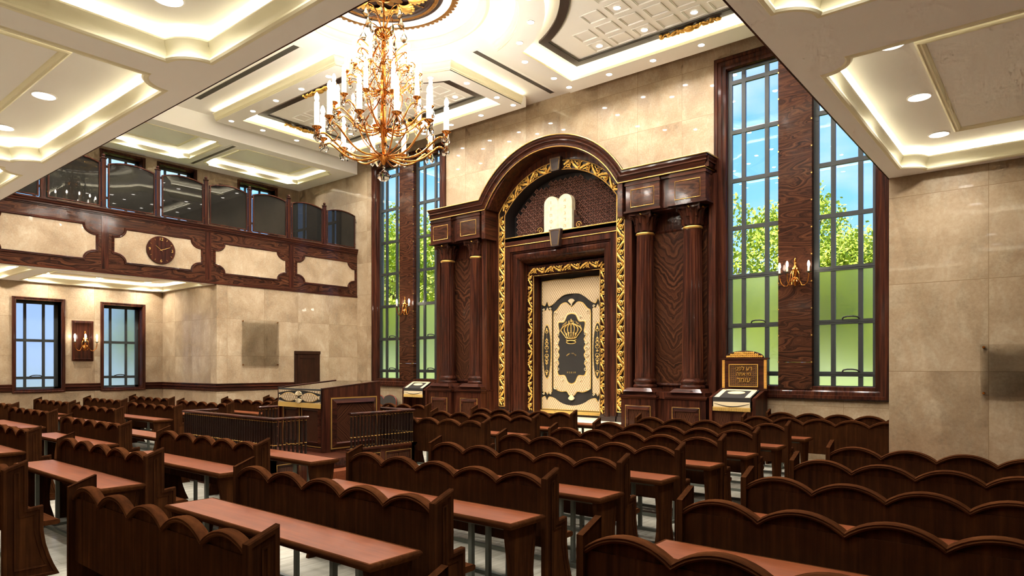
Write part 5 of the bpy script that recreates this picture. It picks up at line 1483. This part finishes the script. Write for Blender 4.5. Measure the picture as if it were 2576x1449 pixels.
def table_proto():
    t = thing('desk_table', 'x', 'table', (0,0,0), 'narrow prayer tables')
    L, D, H = 1.46, .46, .787
    B().box(-L+.03, L-.03, .03, D-.03, H-.03, H).build('tabletop', M['lam'], t)
    b = B(); b.sweep([(-L,0,0),(L,0,0),(L,D,0),(-L,D,0)], [(.03,H),(.012,H),(.002,H-.012),(0,H-.024),(.006,H-.038),(.018,H-.044),(.022,H-.056),(.05,H-.056)], (0,0,1), True)
    b.build('edge_trim', M['bx'], t, 50)
    for s_ in (-1, 1):
        x = s_*(L-.075)
        pr = [(.08,0),(.12,.03)] if False else None
        left = [(.035,.732),(.05,.60),(.075,.45),(.085,.33),(.075,.2),(.045,.09),(.02,.0)]
        prof = left + [(D-y, z) for y, z in reversed(left)]
        b = B(); b.prism([(x, y, z) for y, z in prof], (-s_*.035,0,0))
        P_ = [(x, y, z) for y, z in prof]
        b.sweep(P_[::1], [(0,0),(0,.010*s_),(.03,.010*s_),(.034,0)], (1,0,0), True) 
        b.build('end_panel', M['bz'], t)
    f = B(); f.box(-L+.12, L-.12, .10, .135, .70, .732).box(-L+.12, L-.12, D-.135, D-.10, .70, .732)
    for x in (-.92, .92): f.box(x-.02, x+.02, .10, .14, .035, .70); f.box(x-.02, x+.02, D-.14, D-.10, .035, .70)
    f.box(-L+.12, L-.12, .2, .24, 0, .04)
    for x in (-.92, .92): f.box(x-.02, x+.02, .0, D-.02, 0, .036)
    f.build('steel_frame', M['metal'], t)
    return t
bp_, tp_ = bench_proto(), table_proto(); used = [False, False]
ORD = ['nearest', 'second', 'third', 'fourth', 'fifth', 'sixth', 'seventh', 'eighth', 'ninth', 'tenth']
cols = [
 ('far left window column', -21.58, [4.94, 6.19, 7.46, 8.75], None),
 ('second column from left', -17.70, [3.35, 4.63, 5.92, 7.21, 8.51, 9.79, 11.13], None),
 ('column left before the platform', -13.285, [1.85, 3.11, 4.38], None),
 ('column left behind the platform', -13.285, [8.58, 9.87, 11.20], None),
 ('column before the platform', -9.05, [1.82, 3.08, 4.36], None),
 ('column between platform and ark', -9.05, [8.55, 9.97, 11.25], None),
 ('centre right column', -4.835, [1.91, 3.32, 4.65, 5.92, 7.24, 8.50, 9.79, 11.26], None),
 ('column at right edge', -.78, [1.95, 3.25, 4.56, 5.84, 7.20, 8.60], None),
 ('column by the right lectern', -3.36, [12.76, 14.15], None),
]
for cn, cx_, ys, _ in cols:
    for k, y in enumerate(ys):
        pos = 'row nearest the ark' if k == len(ys)-1 else ('row nearest the viewer' if k == 0 else '%s row from the viewer' % ORD[k])
        lab = 'brown scalloped five-seat bench, %s, %s' % (cn, pos)
        if not used[0]: o = bp_; o.location = (cx_, y, 0); o['label'] = lab; used[0] = True
        else: o = dup(bp_, (cx_, y, 0), lab)
        if cx_ == -3.36 and k == 1: continue
        lab = 'narrow red-brown table, %s, %s' % (cn, pos)
        ty = y+.785
        nxt = ys[k+1] if k+1 < len(ys) else None
        if nxt is None and 4.3 < y < 4.45: nxt = 5.56
        if nxt and ty+.46 > nxt-.006: ty = nxt-.006-.46
        if not used[1]: o = tp_; o.location = (cx_, ty, 0); o['label'] = lab; used[1] = True
        else: o = dup(tp_, (cx_, ty, 0), lab)

# ================================================================== chandelier
ch = thing('chandelier', 'large three-tier brass chandelier with candle bulbs and crystal drops hanging over the benches', 'chandelier', (CX, CY, 5.8))
def C(r_, a, z): return (CX+r_*math.cos(a), CY+r_*math.sin(a), z)
B().lathe((CX,CY,0), [(0,9.52),(.05,9.525),(.15,9.56),(.165,9.6),(.15,9.65),(.10,9.66),(0,9.66)], 28).build('ceiling_canopy', M['brass'], ch, 40)
st = B().lathe((CX,CY,0), [(.016,9.54),(.016,9.0),(.05,8.98),(.07,8.93),(.04,8.88),(.05,8.86),(.045,8.6),(.03,8.5),(.06,8.42),(.035,8.35),(.05,8.0),(.06,7.72),(.03,7.66),(.035,7.3),(.05,7.0),(.03,6.9),(.03,6.45),(.02,6.3)], 16)
st.build('stem', M['brass'], ch, 50)
B().lathe((CX,CY,0), [(.02,8.72),(.06,8.73),(.16,8.80),(.2,8.87),(.19,8.89),(.05,8.84),(.03,8.82)], 24).build('bowl', M['brass'], ch, 50)
for (zh, rh) in ((6.28,.12), (6.85,.115), (7.64,.10)):
    B().lathe((CX,CY,0), [(.012,zh-.13),(.03,zh-.11),(.05,zh-.06),(rh*.95,zh+.02),(rh*1.15,zh+.05),(rh*.9,zh+.07),(.03,zh+.1)], 36, lambda a, z: 1+.07*math.sin(a*12)).build('fluted_hub', M['brass'], ch, 60)
for (zb_, rb_) in ((5.93,.155), (6.55,.115), (7.42,.10)):
    B().lathe((CX,CY,0), [(0,zb_-rb_*.75),(rb_*.45,zb_-rb_*.6),(rb_*.85,zb_-rb_*.25),(rb_,zb_),(rb_*.7,zb_+rb_*.3),(rb_*.25,zb_+rb_*.75),(rb_*.1,zb_+rb_*.95),(rb_*.22,zb_+rb_*1.15),(rb_*.12,zb_+rb_*1.5),(0,zb_+rb_*1.55)], 10).build('crystal_ball', M['crystal'], ch)
tiers = [
 (1.32, 6.76, .47, .19, .053, [(.06,6.33),(.28,6.30),(.55,6.29),(.80,6.38),(1.0,6.54),(1.15,6.66),(1.26,6.65),(1.315,6.61),(1.32,6.70)], .017),
 (.99, 7.29, .39, .165, .044, [(.06,6.90),(.22,6.85),(.42,6.87),(.6,6.99),(.74,7.14),(.86,7.22),(.95,7.17),(.99,7.19),(.99,7.25)], .015),
 (.75, 7.96, .32, .135, .036, [(.05,7.69),(.15,7.64),(.3,7.64),(.44,7.74),(.56,7.88),(.67,7.91),(.73,7.86),(.75,7.88),(.75,7.93)], .013)]
for (rt_, zt_, chh, bh, cr_, arm, ar_) in tiers:
    sp = smooth_pts(arm, 4); cand = None
    for k in range(12):
        a = math.radians(.6+30*k)
        am_ = B().tube([C(p[0], a, p[1]) for p in sp], ar_, 8, False, 1.3)
        am_.tube([C(arm[4][0]-.02, a+.0, arm[4][1]), C(arm[4][0]-.1, a, arm[4][1]+.13), C(arm[4][0]-.02, a, arm[4][1]+.21), C(arm[4][0]+.06, a, arm[4][1]+.17), C(arm[4][0]+.05, a, arm[4][1]+.10)], ar_*.55, 6)
        am_.build('arm', M['brass'], ch, 60)
        B().lathe(C(rt_, a, 0), [(.008,zt_-.09),(cr_*.7,zt_-.075),(cr_*.5,zt_-.05),(cr_*1.1,zt_-.02),(cr_*1.75,zt_),(cr_*1.85,zt_+.015),(cr_*1.1,zt_+.01),(cr_*1.0,zt_+.03),(0,zt_+.03)], 16).build('candle_cup', M['brass'], ch, 50)
        cd = B().lathe(C(rt_, a, 0), [(cr_,zt_+.03),(cr_,zt_+.03+chh),(cr_*.8,zt_+.035+chh),(0,zt_+.035+chh)], 16).build('candle', M['candle'], ch, 40)
        z0 = zt_+.035+chh
        B().lathe(C(rt_, a, 0), [(cr_*.45,z0),(cr_*.8,z0+bh*.3),(cr_*.88,z0+bh*.5),(cr_*.6,z0+bh*.78),(cr_*.2,z0+bh*.97),(0,z0+bh)], 12).build('bulb', M['bulb'], cd, 60)
# curved straps of the cage
for k in range(6):
    a = math.radians(15.6+60*k)
    for pts in ([(.05,6.33),(.3,6.5),(.52,6.75),(.55,6.98),(.40,7.2),(.2,7.38),(.08,7.55)], [(.05,6.92),(.2,7.1),(.38,7.4),(.42,7.65),(.3,7.9),(.14,8.1),(.05,8.3)], [(.05,7.7),(.16,7.9),(.28,8.15),(.30,8.38),(.2,8.55),(.08,8.68)]):
        sp = smooth_pts(pts, 4); vs = []
        b = B(); b.tube([C(p[0], a, p[1]) for p in sp], .022, 6, False, .35); b.build('cage_strap', M['brass'], ch, 60)
# upper spray of scrolls
for k in range(12):
    a = math.radians(15+30*k); b = B(); big = k % 2 == 0
    pts = [(.05,8.9),(.09,9.1),(.2,9.32),(.32,9.37),(.39,9.3)] if big else [(.05,8.86),(.12,8.98),(.25,9.06),(.37,9.02),(.41,8.92)]
    b.tube([C(p[0], a, p[1]) for p in smooth_pts(pts, 4)], .010, 6); b.build('top_scroll', M['brass'], ch, 60)
for k in range(16):
    a = math.radians(22.5*k+7); b = B()
    z = 8.5 if k % 2 else 8.22; r_ = .5 if k % 2 else .58
    b.tube([C(p[0], a, p[1]) for p in smooth_pts([(.06,z-.12),(r_*.4,z-.10),(r_*.75,z+.04),(r_,z+.10),(r_+.06,z+.02),(r_,z-.02)], 4)], .011, 6); b.build('scroll_arm', M['brass'], ch, 60)
# crystal drops: the largest as parts, the small ones as one mass
def drop(b, p, ln, w, fl_=.35, a=0):
    x, y, z = p; vs = [(x, y, z)]; n = 6
    for (rr, dz) in ((.35,-.25), (1.,-.62), (.75,-.82)):
        for i in range(n):
            t_ = 2*PI*i/n; u = w*rr*math.cos(t_); v = w*rr*fl_*math.sin(t_)
            vs.append((x+u*math.cos(a)-v*math.sin(a), y+u*math.sin(a)+v*math.cos(a), z+dz*ln))
    vs.append((x, y, z-ln)); fs = []
    for i in range(n):
        k = (i+1) % n
        fs += [(0,1+i,1+k), (1+i,1+n+i,1+n+k,1+k), (1+n+i,1+2*n+i,1+2*n+k,1+n+k), (1+2*n+i,3*n+1,1+2*n+k)]
    b.add(vs, fs); return b
rr_ = random.Random(2); base = None; cnt = 0; allp = []
for ti, (rt_, zt_, *_r) in enumerate(tiers):
    sz = (.21,.17,.14)[ti]
    for k in range(12):
        a = math.radians(.6+30*k)
        for j in range(3 if ti == 0 else 2):
            b_ = a+(-.07+.07*j if ti == 0 else -.06+.12*j); allp.append((C(rt_+.05*(1 if j % 2 else -.4), b_, zt_-.05), sz, a+PI/2*(j % 2)))
for k in range(12):
    a = math.radians(15+30*k); big = k % 2 == 0
    allp.append((C(.39 if big else .41, a, 9.3 if big else 8.92), .25, a))
for p, sz, a in allp[:96]:
    if base is None:
        base = drop(B(), p, sz, sz*.32, .35, a).build('crystal_drop', M['crystal'], ch); bpz = (p, sz)
    else:
        c = base.copy(); COL.objects.link(c); c.parent = ch; s_ = sz/bpz[1]
        M1 = Matrix.Rotation(a-allp[0][2], 4, 'Z'); o_ = V(ORG[ch.name]); p0 = V(bpz[0])-o_; p1 = V(p)-o_
        c.matrix_local = Matrix.Translation(p1) @ M1 @ Matrix.Scale(s_, 4) @ Matrix.Translation(-p0)
sm = B()
for ti, (rt_, zt_, *_r) in enumerate(tiers):
    for k in range(24):
        a = math.radians(8+15*k); f_ = rr_.uniform(.35,.95); drop(sm, C(rt_*f_, a, zt_-.30+.2*f_+rr_.uniform(-.08,.08)), rr_.uniform(.07,.12), .026, .4, rr_.uniform(0,3))
for k in range(110):
    z = rr_.uniform(7.5, 8.8); drop(sm, C(rr_.uniform(.12,.6)*(1.2-(z-7.5)*.45), rr_.uniform(0,2*PI), z), rr_.uniform(.07,.12), .026, .4, rr_.uniform(0,3))
tag(sm.build('small_crystals', M['crystal'], ch), kind='stuff')
wr = B()
for k in range(40):
    a = rr_.uniform(0, 2*PI); z = rr_.uniform(7.3, 8.7); r_ = rr_.uniform(.15,.5)*(1.2-(z-7.3)*.4)
    wr.tube([C(r_*(1+.25*math.sin(i*1.1)), a+.12*math.sin(i*.9), z+.045*i) for i in range(7)], .005, 4)
wr.build('wire_scrollwork', M['brass'], ch)
ld = bpy.data.lights.new('bulb_light', 'POINT'); ld.energy = 19; ld.color = (1,.93,.82); ld.shadow_soft_size = .03
for k in range(12):
    a = math.radians(.6+30*k)
    lo = bpy.data.objects.new('bulb_light', ld); COL.objects.link(lo); lo.parent = ch; lo.location = (1.32*math.cos(a), 1.32*math.sin(a), 6.76+.035+.47+.19+.04-5.8)

# ================================================================== sky, sun, camera
w = bpy.data.worlds.new('sky'); SC.world = w; w.use_nodes = True; nt = w.node_tree; nn = nt.nodes
bg = nn['Background']; tc = nn.new('ShaderNodeTexCoord'); sp_ = nn.new('ShaderNodeSeparateXYZ'); nt.links.new(tc.outputs['Generated'], sp_.inputs[0])
rp = nn.new('ShaderNodeValToRGB'); e_ = rp.color_ramp.elements; e_[0].position = 0; e_[0].color = (*lin((196,222,250)), 1); e_[1].position = .6; e_[1].color = (*lin((88,150,238)), 1)
q_ = e_.new(.22); q_.color = (*lin((120,186,255)), 1)
nt.links.new(sp_.outputs[2], rp.inputs[0])
mp = nn.new('ShaderNodeMapping'); mp.inputs['Scale'].default_value = (1,1,2.6); nt.links.new(tc.outputs['Generated'], mp.inputs[0])
ns = nn.new('ShaderNodeTexNoise'); ns.inputs['Scale'].default_value = 2.6; ns.inputs['Detail'].default_value = 6; ns.inputs['Roughness'].default_value = .55; nt.links.new(mp.outputs[0], ns.inputs['Vector'])
r2 = nn.new('ShaderNodeValToRGB'); r2.color_ramp.elements[0].position = .48; r2.color_ramp.elements[1].position = .72; nt.links.new(ns.outputs['Fac'], r2.inputs[0])
mx = nn.new('ShaderNodeMix'); mx.data_type = 'RGBA'; nt.links.new(r2.outputs[0], mx.inputs[0]); nt.links.new(rp.outputs[0], mx.inputs[6]); mx.inputs[7].default_value = (*lin((206,216,240)), 1)
nt.links.new(mx.outputs[2], bg.inputs[0]); bg.inputs[1].default_value = .82
sl = bpy.data.lights.new('sun', 'SUN'); sl.energy = 5.4; sl.angle = math.radians(1); sl.color = (1,.95,.85)
so_ = bpy.data.objects.new('sun', sl); COL.objects.link(so_); so_.rotation_euler = (math.radians(26), 0, math.radians(-22)); so_.location = (0, -20, 40)

cam = bpy.data.cameras.new('camera'); co = bpy.data.objects.new('camera', cam); COL.objects.link(co)
co.location = (0, 0, 2.05); co.rotation_euler = (PI/2, 0, math.radians(39.35))
cam.sensor_width = 36; cam.lens = 1683./2576*36; cam.shift_y = (920-724.5)/2576; cam.clip_start = .05; cam.clip_end = 500
SC.camera = co
SC.view_settings.view_transform = 'Standard'; SC.view_settings.look = 'None'; SC.view_settings.gamma = 1; SC.view_settings.exposure = 1.15
try: SC.view_settings.use_curve_mapping = False
except Exception: pass
cy = SC.cycles
cy.max_bounces = 5; cy.diffuse_bounces = 3; cy.glossy_bounces = 2; cy.transmission_bounces = 4; cy.transparent_max_bounces = 8
cy.use_adaptive_sampling = True; cy.adaptive_threshold = .09; cy.adaptive_min_samples = 12
cy.sample_clamp_indirect = 6; cy.caustics_reflective = False; cy.caustics_refractive = False; cy.use_light_tree = True
